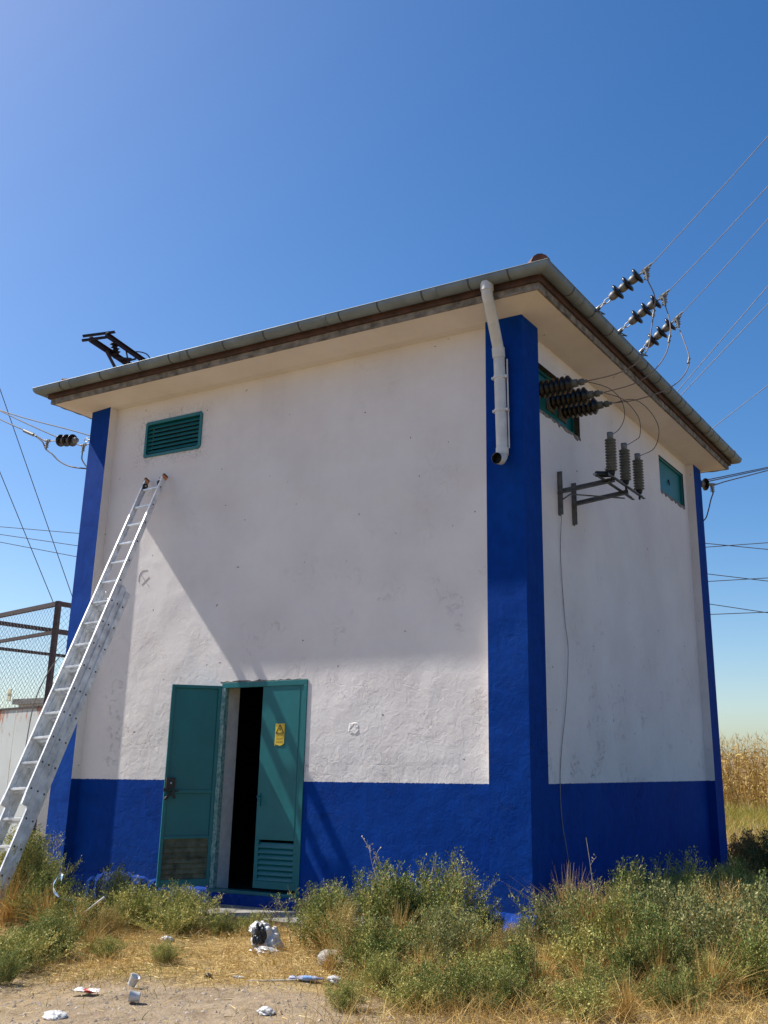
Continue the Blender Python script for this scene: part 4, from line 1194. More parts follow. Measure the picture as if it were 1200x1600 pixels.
def strip_quads(path, w, rg_):
    """ribbons: path (n,k,3), w (n,) -> quads"""
    n, k, _ = path.shape
    d = unit(path[:, -1]-path[:, 0]); S = unit(np.cross(d, rg_.normal(size=d.shape)))
    out = []
    for i in range(k-1):
        w0 = w*(1-i/(k-1)*0.85); w1 = w*(1-(i+1)/(k-1)*0.85)
        out.append(np.stack([path[:, i]-S*w0[:, None], path[:, i]+S*w0[:, None], path[:, i+1]+S*w1[:, None], path[:, i+1]-S*w1[:, None]], 1))
    return np.concatenate(out, 0)

def feathery(seed, R, H, nstem, nbr, nleaf, lsz=0.016, lean=(0, 0), tb=0.45):
    """bushy weed of upright stems with feathery side sprays; returns leaf quads, stem quads and tints"""
    g = np.random.default_rng(seed)
    LQ, LT, SQ, ST = [], [], [], []
    for s_ in range(nstem):
        az = g.uniform(0, 2*np.pi); tilt = abs(g.normal(0, 0.55)); tilt = min(tilt, 1.15)
        h = H*g.uniform(0.6, 1.08)*(1-0.25*tilt)
        base = np.array([g.normal(0, R*0.22), g.normal(0, R*0.22), -0.03])
        hor = np.array([np.cos(az), np.sin(az), 0.0])
        k = 9; t = np.linspace(0, 1, k)
        path = base+np.outer(t**0.9*h, [0, 0, 1])+np.outer((t**1.15)*R*np.sin(tilt)*1.25, hor)+np.outer(t*t, [lean[0], lean[1], 0])
        path += np.cumsum(g.normal(0, 0.006, (k, 3)), 0)
        SQ.append(strip_quads(path[None], np.array([0.0035]), g)); ST.append(np.full(k-1, g.uniform(0.5, 1.0)))
        stint = tb+g.normal(0, 0.16)
        for b_ in range(nbr):
            tt = 0.10+0.88*(b_+g.uniform(0, 1))/nbr
            i = min(int(tt*(k-1)), k-2); f = tt*(k-1)-i
            p = path[i]*(1-f)+path[i+1]*f; up = unit(path[i+1]-path[i])
            a2 = b_*2.4+g.uniform(-.4, .4)
            o = np.array([np.cos(a2), np.sin(a2), 0])
            d = unit(o*g.uniform(0.5, 1.0)+up*g.uniform(0.5, 1.0))
            bl = H*0.26*(1.05-0.75*tt)*g.uniform(0.6, 1.25)+0.03
            kk = 4; t2 = np.linspace(0, 1, kk)[:, None]
            bp = p+d*bl*t2+np.array([0, 0, 1])*bl*0.35*t2**2
            SQ.append(strip_quads(bp[None], np.array([0.0016]), g)); ST.append(np.full(kk-1, g.uniform(0.3, .9)))
            u = g.uniform(0.05, 1.0, nleaf)
            P = p+d*bl*u[:, None]+np.array([0, 0, 1])*bl*0.35*(u**2)[:, None]
            P = P+g.normal(0, 0.010+0.016*bl*2, P.shape)
            Dl = unit(d*0.7+np.array([0, 0, 0.35])+g.normal(0, 0.65, P.shape))
            L = lsz*g.uniform(0.6, 1.5, nleaf)
            LQ.append(leaf_quads(P, Dl, L, L*g.uniform(0.16, 0.30, nleaf), g))
            LT.append(np.clip(stint+0.22*(tt-0.5)+g.normal(0, 0.14, nleaf)+(g.random(nleaf) < 0.05)*0.5, 0, 1))
    return np.concatenate(LQ), np.concatenate(LT), np.concatenate(SQ), np.concatenate(ST)

def plant_mesh(seed, R, H, nstem, nbr, nleaf, lsz, mat, stem=M['straw'], tb=0.45):
    a, b, c, d = feathery(seed, R, H, nstem, nbr, nleaf, lsz, tb=tb)
    return quads_mesh('foliage', a, b, mat), quads_mesh('stem', c, d, stem)
VAR = [plant_mesh(11, .42, .60, 46, 20, 15, .019, M['leaf'], tb=.42),
       plant_mesh(12, .36, .72, 38, 24, 15, .018, M['leaf'], tb=.50),
       plant_mesh(13, .50, .50, 50, 18, 15, .019, M['leaf'], tb=.36),
       plant_mesh(14, .40, .42, 46, 16, 15, .017, M['leaf'], tb=.60),
       plant_mesh(15, .30, .62, 26, 24, 16, .020, M['leaf'], tb=.33)]
VAR += [plant_mesh(21, .46, .66, 30, 18, 15, .022, M['leafgrey'], tb=.5),
        plant_mesh(22, .34, .58, 34, 22, 12, .013, M['leafseed'], tb=.55),
        plant_mesh(23, .55, .38, 60, 12, 13, .020, M['leaf'], tb=.62)]
VDARK = plant_mesh(16, .50, .95, 46, 26, 18, .026, M['leafdark'], tb=.45)
VRUST = plant_mesh(17, .50, .50, 46, 16, 15, .024, M['leafrust'], tb=.5)
VTALL = plant_mesh(18, .40, .95, 50, 28, 16, .020, M['leaf'], tb=.55)

GB = {}
def plant(v, x, y, sc, rz, label, name='weed_bush', group='feathery green weed bushes', sz=1.0, tilt=0.0):
    o = thing(name, label, 'bush', (x, y, float(gh(x, y))), group)
    o.rotation_euler = (tilt, 0, rz); o.scale = (sc, sc, sc*sz)
    f = bpy.data.objects.new('foliage', v[0]); link(f, o)
    q = bpy.data.objects.new('stems', v[1]); link(q, o)
    return o
BUSH = [
 # centre clump right of the bag
 (5, -1.42, -1.05, .72, 'slim weed bush nearest the doors, left edge of the middle clump'),
 (0, -1.22, -1.38, .86, 'rounded weed bush left in the middle clump, its top against the blue band'),
 (1, -1.00, -0.92, .92, 'tall pointed weed bush at the back of the middle clump, right of the door shadow'),
 (4, -0.66, -1.20, 1.05, 'dark green weed bush in the heart of the middle clump'),
 (1, -0.50, -0.72, 1.0, 'tallest weed bush of the middle clump, in front of the blue band'),
 (6, -0.76, -1.78, .80, 'full weed bush at the front left of the middle clump, behind the blue litter'),
 (2, -0.36, -1.95, .78, 'broad low weed bush at the front of the middle clump'),
 (3, -0.12, -1.28, .95, 'yellowish weed bush right of the centre of the middle clump'),
 (4, -0.16, -0.62, .58, 'weed bush against the foot of the near corner column'),
 (5, 0.12, -1.72, .70, 'dark weed bush at the right end of the middle clump'),
 (3, 0.02, -2.45, .62, 'small low weed bush on the straw in front of the middle clump'),
 (5, 0.28, -0.85, .48, 'small airy weed bush right of the near corner column'),
 # right clump
 (6, 0.56, -0.35, .86, 'slim weed bush at the left edge of the right clump, by the column'),
 (5, 0.66, -0.85, .84, 'rounded weed bush at the front left of the right clump'),
 (4, 0.82, 0.15, 1.02, 'dark weed bush near the shaded side wall, below the hanging cable'),
 (6, 0.98, -0.45, .95, 'upright weed bush behind the dry yellow tuft of the right clump'),
 (7, 1.02, -1.20, .95, 'broad low weed bush at the front of the right clump'),
 (1, 1.18, 0.45, 1.00, 'tall weed bush with a pointed top against the dark side wall'),
 (5, 1.30, -0.62, 1.0, 'large rounded weed bush in the middle of the right clump'),
 (4, 1.46, -1.32, .86, 'dark green weed bush low in the middle of the right clump'),
 (3, 1.45, 0.05, 1.00, 'yellowish weed bush behind the large rounded one in the right clump'),
 (6, 1.70, -0.30, 1.1, 'big weed bush right of the centre of the right clump'),
 (5, 1.80, -1.00, .95, 'wide spreading weed bush at the front right of the right clump'),
 (1, 1.62, 0.75, .95, 'weed bush at the back of the right clump near the far column'),
 (4, 2.08, 0.10, 1.00, 'weed bush at the back right of the right clump'),
 (5, 2.22, -0.62, 1.0, 'weed bush touching the right edge of the picture'),
 (3, 1.98, -1.62, .66, 'small pale weed bush low at the right edge'),
 (2, 1.38, -2.02, .52, 'very low weed bush in front of the right clump'),
 (1, 2.55, -0.2, 1.0, 'weed bush beyond the right edge of the picture'),
 # foreground growth along the bottom edge
 (7, 0.45, -2.75, .55, 'low weed bush at the bottom edge, just right of the middle'),
 (2, 0.95, -2.60, .55, 'low dark weed bush at the bottom edge under the right clump'),
 (7, 0.55, -1.85, .66, 'weed bush filling the gap between the middle and right clumps'),
 (6, 0.38, -1.35, .55, 'slim weed bush in the gap below the near corner column'),
 (4, 1.55, -1.75, .62, 'ragged weed bush at the lower right'),
 (0, 2.30, -1.35, .80, 'weed bush low on the right picture edge'),
 (7, 1.45, -2.50, .6, 'pale weed bush at the bottom edge, lower right'),
 (2, 1.95, -2.15, .50, 'low weed bush near the bottom right corner'),
 (3, 0.10, -3.00, .42, 'flat weed bush at the bottom edge beside the straw'),
 # low green growth spilling to the bottom edge
 (2, 0.62, -2.62, .60, 'dark green low bush near the bottom edge, right of the middle'),
 (4, 0.92, -2.20, .60, 'dark weed bush under the orange stalks at the bottom'),
 (4, 1.72, -1.62, .70, 'deep green weed bush in the lower right of the right clump'),
 (0, 1.18, -0.95, .92, 'deep green full bush at the heart of the right clump'),
 (2, -3.05, -2.55, .60, 'dark green low bush at the left edge behind the bottom left corner bush'),
 # left clump
 (0, -4.28, -1.65, .85, 'weed bush to the right of the ladder foot'),
 (5, -3.85, -1.10, .80, 'dark weed bush between the ladder and the blue wall'),
 (2, -3.72, -1.72, .72, 'low spreading weed bush in front of the ladder bush'),
 (7, -3.42, -1.22, 1.0, 'pale low weed bush left of the open door leaf'),
 (3, -3.05, -1.08, .86, 'yellow green weed bush below the open door leaf'),
 (7, -2.86, -1.36, .72, 'full low weed bush just left of the concrete apron'),
 (6, -3.30, -1.75, .50, 'small yellowish weed bush on the straw in the left foreground'),
 (2, -2.52, -1.12, .42, 'tiny weed bush on the edge of the concrete apron'),
 (3, -2.20, -1.05, .44, 'tiny pale weed bush in front of the door sill'),
 (7, -2.70, -3.20, .8, 'low green weed bush in the bottom left corner of the picture'),
 (0, -2.95, -2.75, .60, 'grey green weed bush at the left edge above the bottom left corner'),
 (2, -2.35, -3.62, .45, 'flat weed bush cut by the bottom left edge of the picture'),
 (3, -2.45, -2.55, .40, 'small faded weed bush in the left foreground straw'),
 (3, -1.86, -2.55, .36, 'small faded weed bush left of the dark scrap on the straw'),
]
for i, (k, x, y, sc, lab) in enumerate(BUSH):
    plant(VAR[k], x, y, sc, (i*2.399) % 6.28, lab, sz=1.0)
plant(VTALL, -4.86, -1.45, 0.82, 0.4, 'tall scruffy weed bush growing behind the foot of the ladder')
plant(VTALL, -5.35, -1.1, 0.85, 2.4, 'tall weed bush between the rusty sheet wall and the ladder')
plant(VAR[0], -5.6, -0.6, 0.9, 1.0, 'weed bush at the foot of the left blue column')
plant(VDARK, 1.16, 4.80, 0.78, 0.3, 'dark shaded shrub right of the far blue column', 'shrub', 'dark shrubs beyond the far column')
plant(VDARK, 1.58, 5.1, 0.95, 1.7, 'darkest shrub at the right edge of the picture, beyond the far column', 'shrub', 'dark shrubs beyond the far column')
plant(VDARK, 1.9, 4.5, 0.9, 2.9, 'dark shrub just outside the right edge of the picture', 'shrub', 'dark shrubs beyond the far column')
plant(VRUST, 0.05, 7.6, 1.1, 0.3, 'rusty brown dried bush beside the far blue column', 'dried_bush', 'rusty dried bushes')
plant(VRUST, 0.7, 7.9, 1.0, 2.3, 'rusty brown dried bush behind the dark shrub', 'dried_bush', 'rusty dried bushes')
for i, (x, y, sc) in enumerate(((0.35, 2.2, .8), (0.45, 3.4, .8), (0.75, 4.1, .7), (0.9, 2.6, .7), (1.3, 1.5, .8), (1.5, 2.6, .6))):
    plant(VAR[(i+2) % 5], x, y, sc, i*1.3, ('weed bush in the shade at the near half of the side wall', 'weed bush in the shade along the middle of the side wall', 'weed bush in the shade by the far blue column', 'small weed bush in the shade one step out from the side wall', 'weed bush at the shade edge behind the right clump', 'low weed bush in the building shade, farthest from the wall')[i])

# ------------------------------------------------------------------ grass, straw, gravel
def blades(seed, X, Y, h, w, lean, tint, mat, name, label, flat=False, k=4):
    g = np.random.default_rng(seed); n = len(X)
    Z = gh(X, Y)
    az = g.uniform(0, 2*np.pi, n); hor = np.stack([np.cos(az), np.sin(az), np.zeros(n)], 1)
    t = np.linspace(0, 1, k)
    base = np.stack([X, Y, Z-0.01 if not flat else Z+g.uniform(0.003, 0.03, n)], 1)
    if flat:
        path = base[:, None]+hor[:, None]*(t[None, :, None]*h[:, None, None])+np.array([0, 0, 1])*(g.normal(0, 0.12, n)[:, None, None]*t[None, :, None]*h[:, None, None])
        path[:, :, 2] = np.maximum(path[:, :, 2], Z[:, None]+0.003)
    else:
        path = base[:, None]+np.array([0, 0, 1])*(t[None, :, None]*h[:, None, None]*(1-0.25*lean[:, None, None]*t[None, :, None]))+hor[:, None]*((t**1.8)[None, :, None]*(h*lean)[:, None, None])
    V = strip_quads(path, w, g)
    me = quads_mesh(name, V, np.tile(tint, k-1), mat)
    o = bpy.data.objects.new(name, me); link(o)
    return tag(o, label, 'grass', kind='stuff')

g = np.random.default_rng(21)
def scatter(n, x0, x1, y0, y1, dens):
    X = g.uniform(x0, x1, n); Y = g.uniform(y0, y1, n)
    k = g.random(n) < dens(X, Y)
    k &= ~((X < 0.03) & (X > -6.4) & (Y > -0.03) & (Y < 6.65))
    k &= ~((X < -1.43) & (X > -4.3) & (Y > -0.62) & (Y < 0.1) & (g.random(n) < 0.93))
    return X[k], Y[k]
def cl(X, Y, s=1.0): return 0.5+0.28*np.sin(X*3.1*s+1.3)*np.cos(Y*2.7*s)+0.22*np.sin(X*7.3*s-Y*5.9*s)
def edge(X, Y):
    """0 on the trodden strip in front, 1 on the grown side"""
    l = Y-0.25*X+0.25*np.sin(X*2.3)+0.12*np.sin(X*6.1+1)
    a = np.clip((l+3.05)/0.5, 0, 1)
    r = np.clip((X-0.05+0.30*(Y+3))/0.6, 0, 1)
    return np.maximum(a, r)
# straw lying on the ground
X, Y = scatter(120000, -7, 4.5, -5.8, 3.5, lambda X, Y: (0.05+0.95*edge(X, Y))*np.clip(cl(X, Y)+0.25, 0, 1))
blades(1, X, Y, g.uniform(0.03, 0.15, len(X)), g.uniform(0.0012, 0.0032, len(X)), None, np.clip(g.normal(.55, .25, len(X)), 0, 1), M['straw'], 'straw', 'loose golden straw lying over the ground in front of the building', flat=True, k=3)
# short dry grass
X, Y = scatter(150000, -6, 4.0, -5.0, 2.5, lambda X, Y: (0.02+0.98*edge(X, Y))*np.clip(cl(X, Y, 1.3)*1.1-0.10, 0, 1))
blades(2, X, Y, g.uniform(0.03, 0.13, len(X))*(1+0.9*(X > -0.3)), g.uniform(0.0013, 0.0028, len(X)), g.uniform(0.2, 1.2, len(X)), np.clip(g.normal(.5, .25, len(X)), 0, 1), M['dry'], 'dry_grass', 'short dry yellow grass in front of the building')
# green grass and sprouts
X, Y = scatter(90000, -7, 4.5, -5.8, 4.5, lambda X, Y: np.clip((cl(X+5, Y+2, 0.9)-0.42)*1.8, 0, 1)*(0.10+0.9*edge(X, Y))+0.55*((Y < -4.1+0.35*X))*(X > -1.5)*(cl(X, Y, 3) > 0.45))
blades(3, X, Y, g.uniform(0.03, 0.12, len(X)), g.uniform(0.0012, 0.0028, len(X)), g.uniform(0.2, 1.1, len(X)), np.clip(g.normal(.45, .25, len(X)), 0, 1), M['green'], 'green_grass', 'short grey green grass between the weeds')
# far meadow behind
X, Y = scatter(60000, -9, 14, 5, 33, lambda X, Y: np.clip(cl(X, Y, .4)+0.3, 0, 1))
blades(4, X, Y, g.uniform(0.10, 0.40, len(X))*(1+0.9*np.clip((Y-20)/10, 0, 1))*g.uniform(.5, 1.3, len(X)), g.uniform(0.004, 0.010, len(X)), g.uniform(0.2, 0.9, len(X)), np.clip(g.normal(.9, .28, len(X))-0.02*(Y-8), 0, 1), M['meadow'], 'meadow', 'yellow green grass between the building and the maize field', k=3)

# dry tufts: things
def tuft_mesh(seed, n, H, spread, mat, wd=0.0022, tb=.5):
    q = np.random.default_rng(seed)
    az = q.uniform(0, 2*np.pi, n); hor = np.stack([np.cos(az), np.sin(az), np.zeros(n)], 1)
    base = np.stack([q.normal(0, .035, n), q.normal(0, .035, n), np.full(n, -.02)], 1)
    h = H*q.uniform(.45, 1.1, n); ln = np.abs(q.normal(0, spread, n)); k = 7; t = np.linspace(0, 1, k)
    path = base[:, None]+np.array([0, 0, 1])*((t-0.35*np.minimum(ln, 1.3)[:, None]*t**2.2)*h[:, None])[:, :, None]+hor[:, None]*((t**1.6)[None]*(h*ln)[:, None])[:, :, None]
    path += np.cumsum(q.normal(0, .003, path.shape), 1)
    V = strip_quads(path, wd*q.uniform(.6, 1.3, n), q)
    return quads_mesh('dry_tuft', V, np.tile(np.clip(q.normal(tb, .25, n), 0, 1), k-1), mat)
TM = [tuft_mesh(1, 260, .60, .38, M['dry'], .0026), tuft_mesh(2, 240, .46, .7, M['dry'], .0026), tuft_mesh(3, 170, .66, .5, M['dry'], .003, .2)]
TUFT = [(0.62, -0.62, 0, 1.15, 'tall dry yellow grass tuft at the left of the right clump'), (0.92, -0.98, 2, 1.0, 'dry orange brown stalk tuft low in the right clump'), (0.98, -0.80, 0, .9, 'dry grass tuft beside the orange brown stalks of the right clump'),
        (1.55, -1.0, 1, 1.0, 'spreading dry tuft in the middle of the right clump'), (1.95, -0.75, 0, 1.0, 'dry tuft high in the right part of the right clump'), (2.15, -1.15, 1, 1.1, 'dry tuft at the right edge of the picture'),
        (-0.95, -1.62, 1, 1.0, 'dry yellow tuft at the front left of the middle clump'), (-0.42, -1.55, 0, .8, 'dry yellow tuft in the middle clump'), (0.05, -1.42, 2, .7, 'dry stalks at the right of the middle clump'),
        (-3.95, -1.9, 1, 1.0, 'dry grass tuft in front of the ladder bush'), (-3.45, -1.95, 0, .6, 'upright dry tuft left of the straw patch'), (-4.3, -2.0, 2, .9, 'tangled dry stalks beside the ladder foot'), (1.2, -1.75, 1, .7, 'low dry tuft in front of the right clump'),
        (1.75, -1.9, 2, .6, 'low dry stalks at the bottom right'), (-2.9, -2.3, 1, .6, 'low dry tuft in the left foreground'), (0.75, -1.45, 1, .75, 'dry tuft between the middle and right clumps'),
        (1.30, -1.30, 2, .9, 'orange dry stalks under the large rounded bush of the right clump'), (1.45, -1.62, 1, .9, 'golden flattened tuft at the lower middle of the right clump'), (2.05, -1.75, 1, .9, 'golden flattened tuft near the bottom right corner'), (0.35, -1.75, 1, .8, 'golden flattened tuft at the right foot of the middle clump'), (1.05, -2.25, 1, .8, 'golden tuft at the bottom edge below the right clump'),
        (1.75, -0.15, 0, 1.1, 'tall pale tuft at the back of the right clump'), (1.72, -2.45, 1, .7, 'flattened golden tuft on the bottom edge, right half'), (0.1, -2.1, 1, .7, 'low golden tuft in front of the middle clump'), (-0.62, -2.15, 1, .6, 'low golden tuft beside the pale rock')]
for i, (x, y, k, sc, lab) in enumerate(TUFT):
    o = bpy.data.objects.new('dry_grass_tuft', TM[k]); link(o); o.location = (x, y, float(gh(x, y))); o.scale = (sc,)*3; o.rotation_euler = (0, 0, i*1.9)
    tag(o, lab, 'grass tuft', 'dry grass tufts among the weeds')

# bare branching stalks
def stalk(pts, label, seed, nb=9, r=.0028, mat=None, leafy=False):
    q = np.random.default_rng(seed); s = MB(); P = catmull(pts, 5); s.tube(P, list(np.linspace(r, r*.5, len(P))), 5)
    for i in range(nb):
        k = int(len(P)*(0.3+0.65*i/nb)); p = P[min(k, len(P)-1)]; d = Vector((q.normal(), q.normal(), abs(q.normal())+0.6)).normalized()
        L = q.uniform(.05, .14); e = p+d*L; s.tube([p, p+d*L*.5+Vector((0, 0, .006)), e], r*.5, 4)
        for j in range(3):
            b = p+d*L*(.4+.3*j); f = Vector((q.normal(), q.normal(), .7)).normalized(); s.tube([b, b+f*.03], r*.45, 3); s.obox(b+f*.033, f*.006, f.cross(d).normalized()*.004, Vector((0, 0, .003)))
    return tag(s.build('dry_stalk', mat or M['drystalk']), label, 'stalk', 'bare dry stalks')
M['drystalk'] = simple('dry_stalk_bark', (0.40, 0.33, 0.22), 0.8)
M['darkstalk'] = simple('dark_stalk_bark', (0.14, 0.11, 0.07), 0.8)
z0 = -0.17
stalk([(-0.62, -1.25, z0), (-0.70, -1.22, .2), (-0.88, -1.2, .45), (-0.95, -1.2, .66)], 'bare branched dry stalk rising above the middle clump against the blue band', 1, 12, .004)
stalk([(-0.30, -1.1, z0), (-0.32, -1.05, .1), (-0.24, -1.05, .36), (-.20, -1.05, .44)], 'thin dry stalk at the right of the middle clump', 2, 3)
stalk([(-1.62, -1.72, z0), (-1.60, -1.72, -.02), (-1.52, -1.72, .10), (-1.44, -1.72, .18)], 'small dark twiggy sprig standing over the plastic bag', 3, 12, .0035, M['darkstalk'])
stalk([(0.70, -0.2, z0), (0.66, -0.2, .2), (.63, -.2, .5), (.60, -.2, .72)], 'pale upright stalk of the right clump standing against the dark side wall', 4, 2, .004)
stalk([(1.72, -.2, z0), (1.74, -.2, .2), (1.82, -.2, .48)], 'bent dry stalk at the right of the right clump', 5, 3)
stalk([(-1.30, -1.7, z0), (-1.33, -1.7, -.05), (-1.38, -1.7, .06)], 'very short grey twig beside the plastic bag', 6, 5, .003, M['darkstalk'])

# gravel on the trodden strip
gv = MB(); q = np.random.default_rng(9)
T_ = [Vector(v) for v in ((1, 0, 0), (-1, 0, 0), (0, 1, 0), (0, -1, 0), (0, 0, 1), (0, 0, -1))]
cnt = 0
while cnt < 5200:
    x, y = q.uniform(-4.5, 3.5), q.uniform(-5.2, -1.2)
    if q.random() < edge(x, y)*0.93: continue
    r = 0.004+0.018*q.random()**4; z = float(gh(x, y))
    vs = [(x+v.x*r*q.uniform(.6, 1.3), y+v.y*r*q.uniform(.6, 1.3), z+v.z*r*q.uniform(.4, .8)) for v in T_]
    gv.add(vs, [(0, 2, 4), (2, 1, 4), (1, 3, 4), (3, 0, 4), (2, 0, 5), (1, 2, 5), (3, 1, 5), (0, 3, 5)]); cnt += 1
tag(gv.build('gravel', simple('gravel_stone', (0.36, 0.29, 0.22), 0.9, var=0.5, scale=2)), 'small stones and clods on the trodden earth', 'gravel', kind='stuff')

# ------------------------------------------------------------------ maize field
def maize():
    q = np.random.default_rng(31)
    Q, T = [], []
    rows = []
    for r_ in range(26):
        y = 33+r_*0.72 if r_ < 14 else 43+(r_-14)*2.4
        x = -26.0+q.uniform(0, .3)
        while x < 22:
            rows.append((x, y+q.normal(0, .08))); x += q.uniform(.13, .27) if r_ < 8 else q.uniform(.35, .7)
    P = np.array(rows); n = len(P)
    Z = gh(P[:, 0], P[:, 1]); H = q.normal(2.78, .12, n)
    base = np.stack([P[:, 0], P[:, 1], Z], 1)
    ln = q.normal(0, .10, (n, 3)); ln[:, 2] = 1
    t = np.linspace(0, 1, 4)
    path = base[:, None]+ln[:, None]*(t[None, :, None]*H[:, None, None])
    Q.append(strip_quads(path, np.full(n, .018), q)); T.append(np.tile(np.clip(q.normal(.5, .15, n), 0, 1), 3))
    for L in range(9):
        hh = H*(0.20+0.085*L)+q.normal(0, .05, n); az = q.uniform(0, 2*np.pi, n); ll = q.uniform(.35, .75, n)
        hor = np.stack([np.cos(az), np.sin(az), np.zeros(n)], 1)
        k = 5; tt = np.linspace(0, 1, k)
        p0 = base+ln*hh[:, None]
        arch = q.uniform(.1, .55, n); dr = q.uniform(.5, 1.5, n)
        path = p0[:, None]+hor[:, None]*((tt**.8)[None]*(ll*.6)[:, None])[:, :, None]+np.array([0, 0, 1])*((tt*arch[:, None]-tt**2*(dr+arch)[:, None]*.6)*ll[:, None])[:, :, None]
        path += np.cumsum(q.normal(0, .012, path.shape), 1)
        Q.append(strip_quads(path, q.uniform(.018, .036, n), q)); T.append(np.tile(np.clip(q.normal(.5, .28, n), 0, 1), k-1))
    for L in range(4):
        az = q.uniform(0, 2*np.pi, n); hor = np.stack([np.cos(az), np.sin(az), np.zeros(n)], 1)
        p0 = base+ln*H[:, None]; tt = np.linspace(0, 1, 3)
        path = p0[:, None]+hor[:, None]*(tt[None]*.10)[:, :, None]+np.array([0, 0, 1])*(tt[None]*.22)[:, :, None]*q.uniform(.3, 1, n)[:, None, None]
        Q.append(strip_quads(path, np.full(n, .008), q)); T.append(np.tile(np.clip(q.normal(.75, .15, n), 0, 1), 2))
    return quads_mesh('maize_field', np.concatenate(Q), np.concatenate(T), M['corn'])
o = bpy.data.objects.new('maize_field', maize()); link(o); tag(o, 'dry brown maize field behind the building', 'maize field', kind='stuff')

# ------------------------------------------------------------------ litter
def blob(mb, c, rad, sq, seed, rough=.35, n=20, mi=0, mi2=None, thr=.2, bend=0.0):
    """crumpled lump resting on the ground"""
    q = np.random.default_rng(seed); K = q.normal(0, 1, (14, 3))*2.6; ph = q.uniform(0, 6.28, 14)
    cx, cy, cz = c; n2 = n*2; vs = []; val = []
    for i in range(n+1):
        th = math.pi*i/n
        for j in range(n2):
            f = 2*math.pi*j/n2; d = np.array([math.sin(th)*math.cos(f), math.sin(th)*math.sin(f), math.cos(th)])
            w = np.abs(np.sin(K@d+ph)); r = 1+rough*(w[:8].mean()*2-1.2)+rough*.5*(w[8:].mean()-.6)
            vs.append((cx+d[0]*rad*r*sq[0], cy+d[1]*rad*r*sq[1], max(cz+d[2]*rad*r*sq[2], cz-rad*sq[2]*.55)))
            val.append(math.sin(K[0]@d*.8+ph[1])+math.sin(K[1]@d*.7))
    fs0, fs1 = [], []
    for i in range(n):
        for j in range(n2):
            j2 = (j+1) % n2; f = (i*n2+j, i*n2+j2, (i+1)*n2+j2, (i+1)*n2+j)
            (fs1 if (mi2 is not None and val[i*n2+j] > thr) else fs0).append(f)
    b = len(mb.v); mb.v.extend(vs)
    for ff, m_ in ((fs0, mi), (fs1, mi2)):
        for f in ff: mb.f.append(tuple(i+b for i in f)); mb.m.append(m_); mb.sm.append(False)
def plas(name, col, rough=.35):
    return simple(name, col, rough, var=.12, scale=20)
M['pw'] = plas('white_plastic', (.58, .57, .55)); M['pk'] = plas('black_plastic', (.02, .02, .022), .3); M['pb'] = plas('blue_plastic', (.22, .38, .66)); M['plil'] = plas('lilac_plastic', (.36, .38, .52))
M['pr'] = plas('red_print', (.45, .04, .03)); M['pg'] = plas('grey_film', (.36, .37, .38)); M['rockm'] = simple('pale_rock', (.34, .33, .30), .9, var=.4, scale=18, bmp=.01); M['tarp'] = plas('dark_scrap', (.10, .075, .06), .6)
def litter(name, mats, fn, label, cat='litter'):
    s = MB(); fn(s); return tag(s.build(name, mats), label, cat)
def G(x, y, dz=0.0): return (x, y, float(gh(x, y))+dz)
x, y = -1.56, -1.76
bgm = MB(); blob(bgm, G(x+.02, y+.03, .070), .115, (.95, .8, .85), 5, .62, 30, 0); blob(bgm, G(x-.05, y, .175), .065, (1.3, .8, .8), 25, .7, 20, 0)
bag = tag(bgm.build('plastic_bag', [M['pw']]), 'crumpled black and white plastic bag lying on the straw in front of the doors', 'bag')
s = MB(); blob(s, G(x-.0, y-.055, .115), .085, (.62, .6, 1.0), 8, .6, 22, 0); blob(s, G(x+.05, y-.07, .01), .085, (1.2, .7, .45), 18, .5, 16, 0); s.build('black_lining', M['pk'], bag)
s = MB(); blob(s, G(x+.12, y-.10, .012), .075, (1.45, .6, .40), 9, .6, 22, 0); s.build('torn_flap', M['pg'], bag)
def cup(s, p, ax, r=.033, h=.060):
    s.lathe([(0, 0), (0, r*.80)], p, ax, 20); s.lathe([(0, r*.80), (h, r), (h+.002, r+.003), (h, r-.003), (.004, r*.78), (.004, 0)], p, ax, 20)
litter('paper_cup', [M['pw']], lambda s: cup(s, G(-1.40, -3.33, .022), (.42, .10, .80)), 'white paper cup tipped up on the dirt, the farther of two')
litter('paper_cup', [M['pw']], lambda s: cup(s, G(-1.07, -3.58, .037), (-.78, -.50, .08)), 'white paper cup lying on its side, nearer the camera than its twin')
def tray(s):
    x, y, z = G(-1.50, -3.64, .012)
    q = np.random.default_rng(4); P = []
    nx, ny = 10, 5
    for i in range(nx+1):
        for j in range(ny+1):
            u, v_ = i/nx-.5, j/ny-.5
            P.append((x+u*.20*(1-.3*abs(v_)), y+v_*.085+u*.03, z+.016*abs(v_*2)**2+q.uniform(0, .010)+.012*abs(u)))
    for i in range(nx):
        for j in range(ny):
            f = (i*(ny+1)+j, (i+1)*(ny+1)+j, (i+1)*(ny+1)+j+1, i*(ny+1)+j+1)
            m_ = 1 if (i >= nx-3 and j <= 2) or (j == ny-1 and 2 < i < 6) else 0
            s.add([P[k] for k in f], [(0, 1, 2, 3)], m_)
litter('snack_wrapper', [M['pw'], M['pr']], tray, 'flat white and red snack wrapper on the bare dirt')
litter('crumpled_paper', [M['pw']], lambda s: blob(s, G(-1.22, -4.10, .012), .055, (1.5, .9, .5), 12, .5, 16), 'crumpled white paper cut by the bottom edge of the picture')
litter('crumpled_paper', [M['pw']], lambda s: blob(s, G(-.21, -3.40, .014), .045, (1.2, .8, .55), 13, .5, 16), 'crumpled white paper ball on the bare dirt, right of the twigs')
litter('plastic_film', [M['pg']], lambda s: blob(s, G(-1.05, -2.66, .006), .035, (1.3, .6, .3), 14, .5, 12), 'small shiny grey film scrap on the dirt')
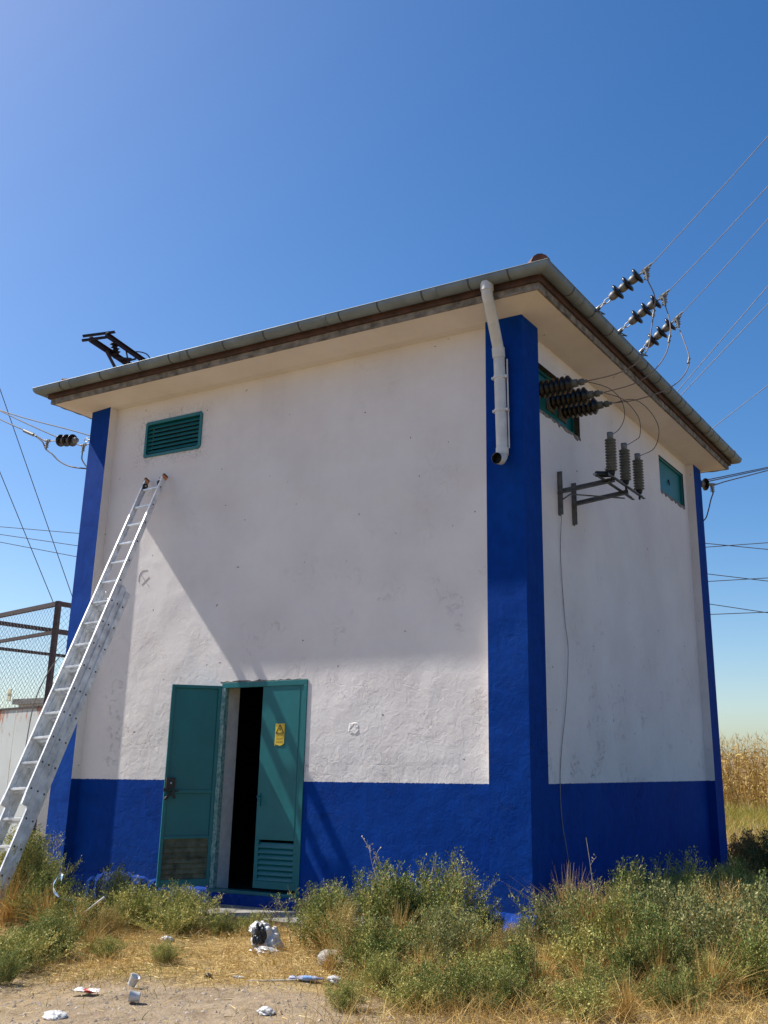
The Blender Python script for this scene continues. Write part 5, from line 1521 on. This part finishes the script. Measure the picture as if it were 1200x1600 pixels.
litter('clear_wrap', [M['pg'], M['pw']], lambda s: blob(s, G(-2.64, -1.70, .012), .055, (1.2, .6, .45), 15, .5, 14, 0, 1, .5), 'grey crumpled wrap under the green weeds left of the straw patch')
litter('bin_liner_scrap', [M['tarp'], M['pk']], lambda s: blob(s, G(-1.97, -2.45, .014), .060, (1.2, .7, .5), 16, .5, 16, 0, 1, .2), 'dark brown scrap with a torn edge on the yellow straw')
litter('stone', [M['pk']], lambda s: blob(s, G(-1.24, -2.76, .012), .026, (1.1, .9, .7), 17, .2, 10), 'small black lump on the dirt left of the film scrap', 'stone')
litter('rock', [M['rockm']], lambda s: blob(s, G(-.72, -2.02, .045), .095, (1.1, .8, .65), 19, .3, 20), 'pale grey rough rock at the foot of the middle weed clump', 'rock')
litter('flat_stick', [simple('pale_stick', (.62, .60, .54), .7)], lambda s: s.bar(G(-.86, -2.80, .012), G(-.55, -2.66, .014), .010, .006), 'thin pale stick lying on dark earth', 'stick')
def bottle(s):
    p = Vector(G(-.62, -2.64, .026)); d = Vector((.95, .42, .0)).normalized()
    b0 = len(s.v)
    s.lathe([(0, 0), (0, .018), (.02, .030), (.06, .019), (.10, .028), (.13, .030), (.16, .022), (.18, .027), (.20, .014), (.22, .011), (.235, .011), (.235, 0)], p, d, 14, 0)
    s.lathe([(.095, .0305), (.13, .0325), (.155, .026)], p, d, 14, 1)
    qq = np.random.default_rng(77)
    s.v[b0:] = [(a+float(qq.normal(0, .0035)), b+float(qq.normal(0, .0035)), p.z-.012+(c-p.z)*.55+float(qq.normal(0, .002))) for a, b, c in s.v[b0:]]
litter('crushed_bottle', [M['plil'], M['pb']], bottle, 'crushed lilac plastic bottle with a light blue label beside the middle clump', 'bottle')
litter('foil_scrap', [M['pg'], M['pw']], lambda s: blob(s, G(-.34, -2.50, .03), .045, (1.2, .8, .6), 20, .5, 14, 0, 1, .1), 'crumpled foil beside the crushed bottle')
# tape and pipe pieces caught in the weeds by the ladder
def ribbon(s, pts, w):
    P = catmull(pts, 8)
    for i in range(len(P)-1):
        a = Vector((math.sin(i*.35), .3, math.cos(i*.35))).normalized()*w; b = Vector((math.sin((i+1)*.35), .3, math.cos((i+1)*.35))).normalized()*w
        s.add([P[i]-a, P[i]+a, P[i+1]+b, P[i+1]-b], [(0, 1, 2, 3)], 0 if (i//5) % 2 else 1)
litter('torn_tape', [M['pw'], M['pb']], lambda s: ribbon(s, [(-3.95, -1.75, .27), (-4.0, -1.72, .33), (-4.02, -1.78, .22), (-3.90, -1.80, .13), (-3.70, -1.82, .11), (-3.62, -1.84, .0)], .011), 'torn blue and white plastic tape caught in the weeds by the ladder', 'tape')
litter('plastic_pipe_piece', [M['pw']], lambda s: s.tube([(-3.62, -1.86, -.04), (-3.46, -1.78, .10), (-3.38, -1.75, .16)], [.005, .007, .011], 10), 'short white pipe piece poking up out of the weeds by the ladder', 'pipe')
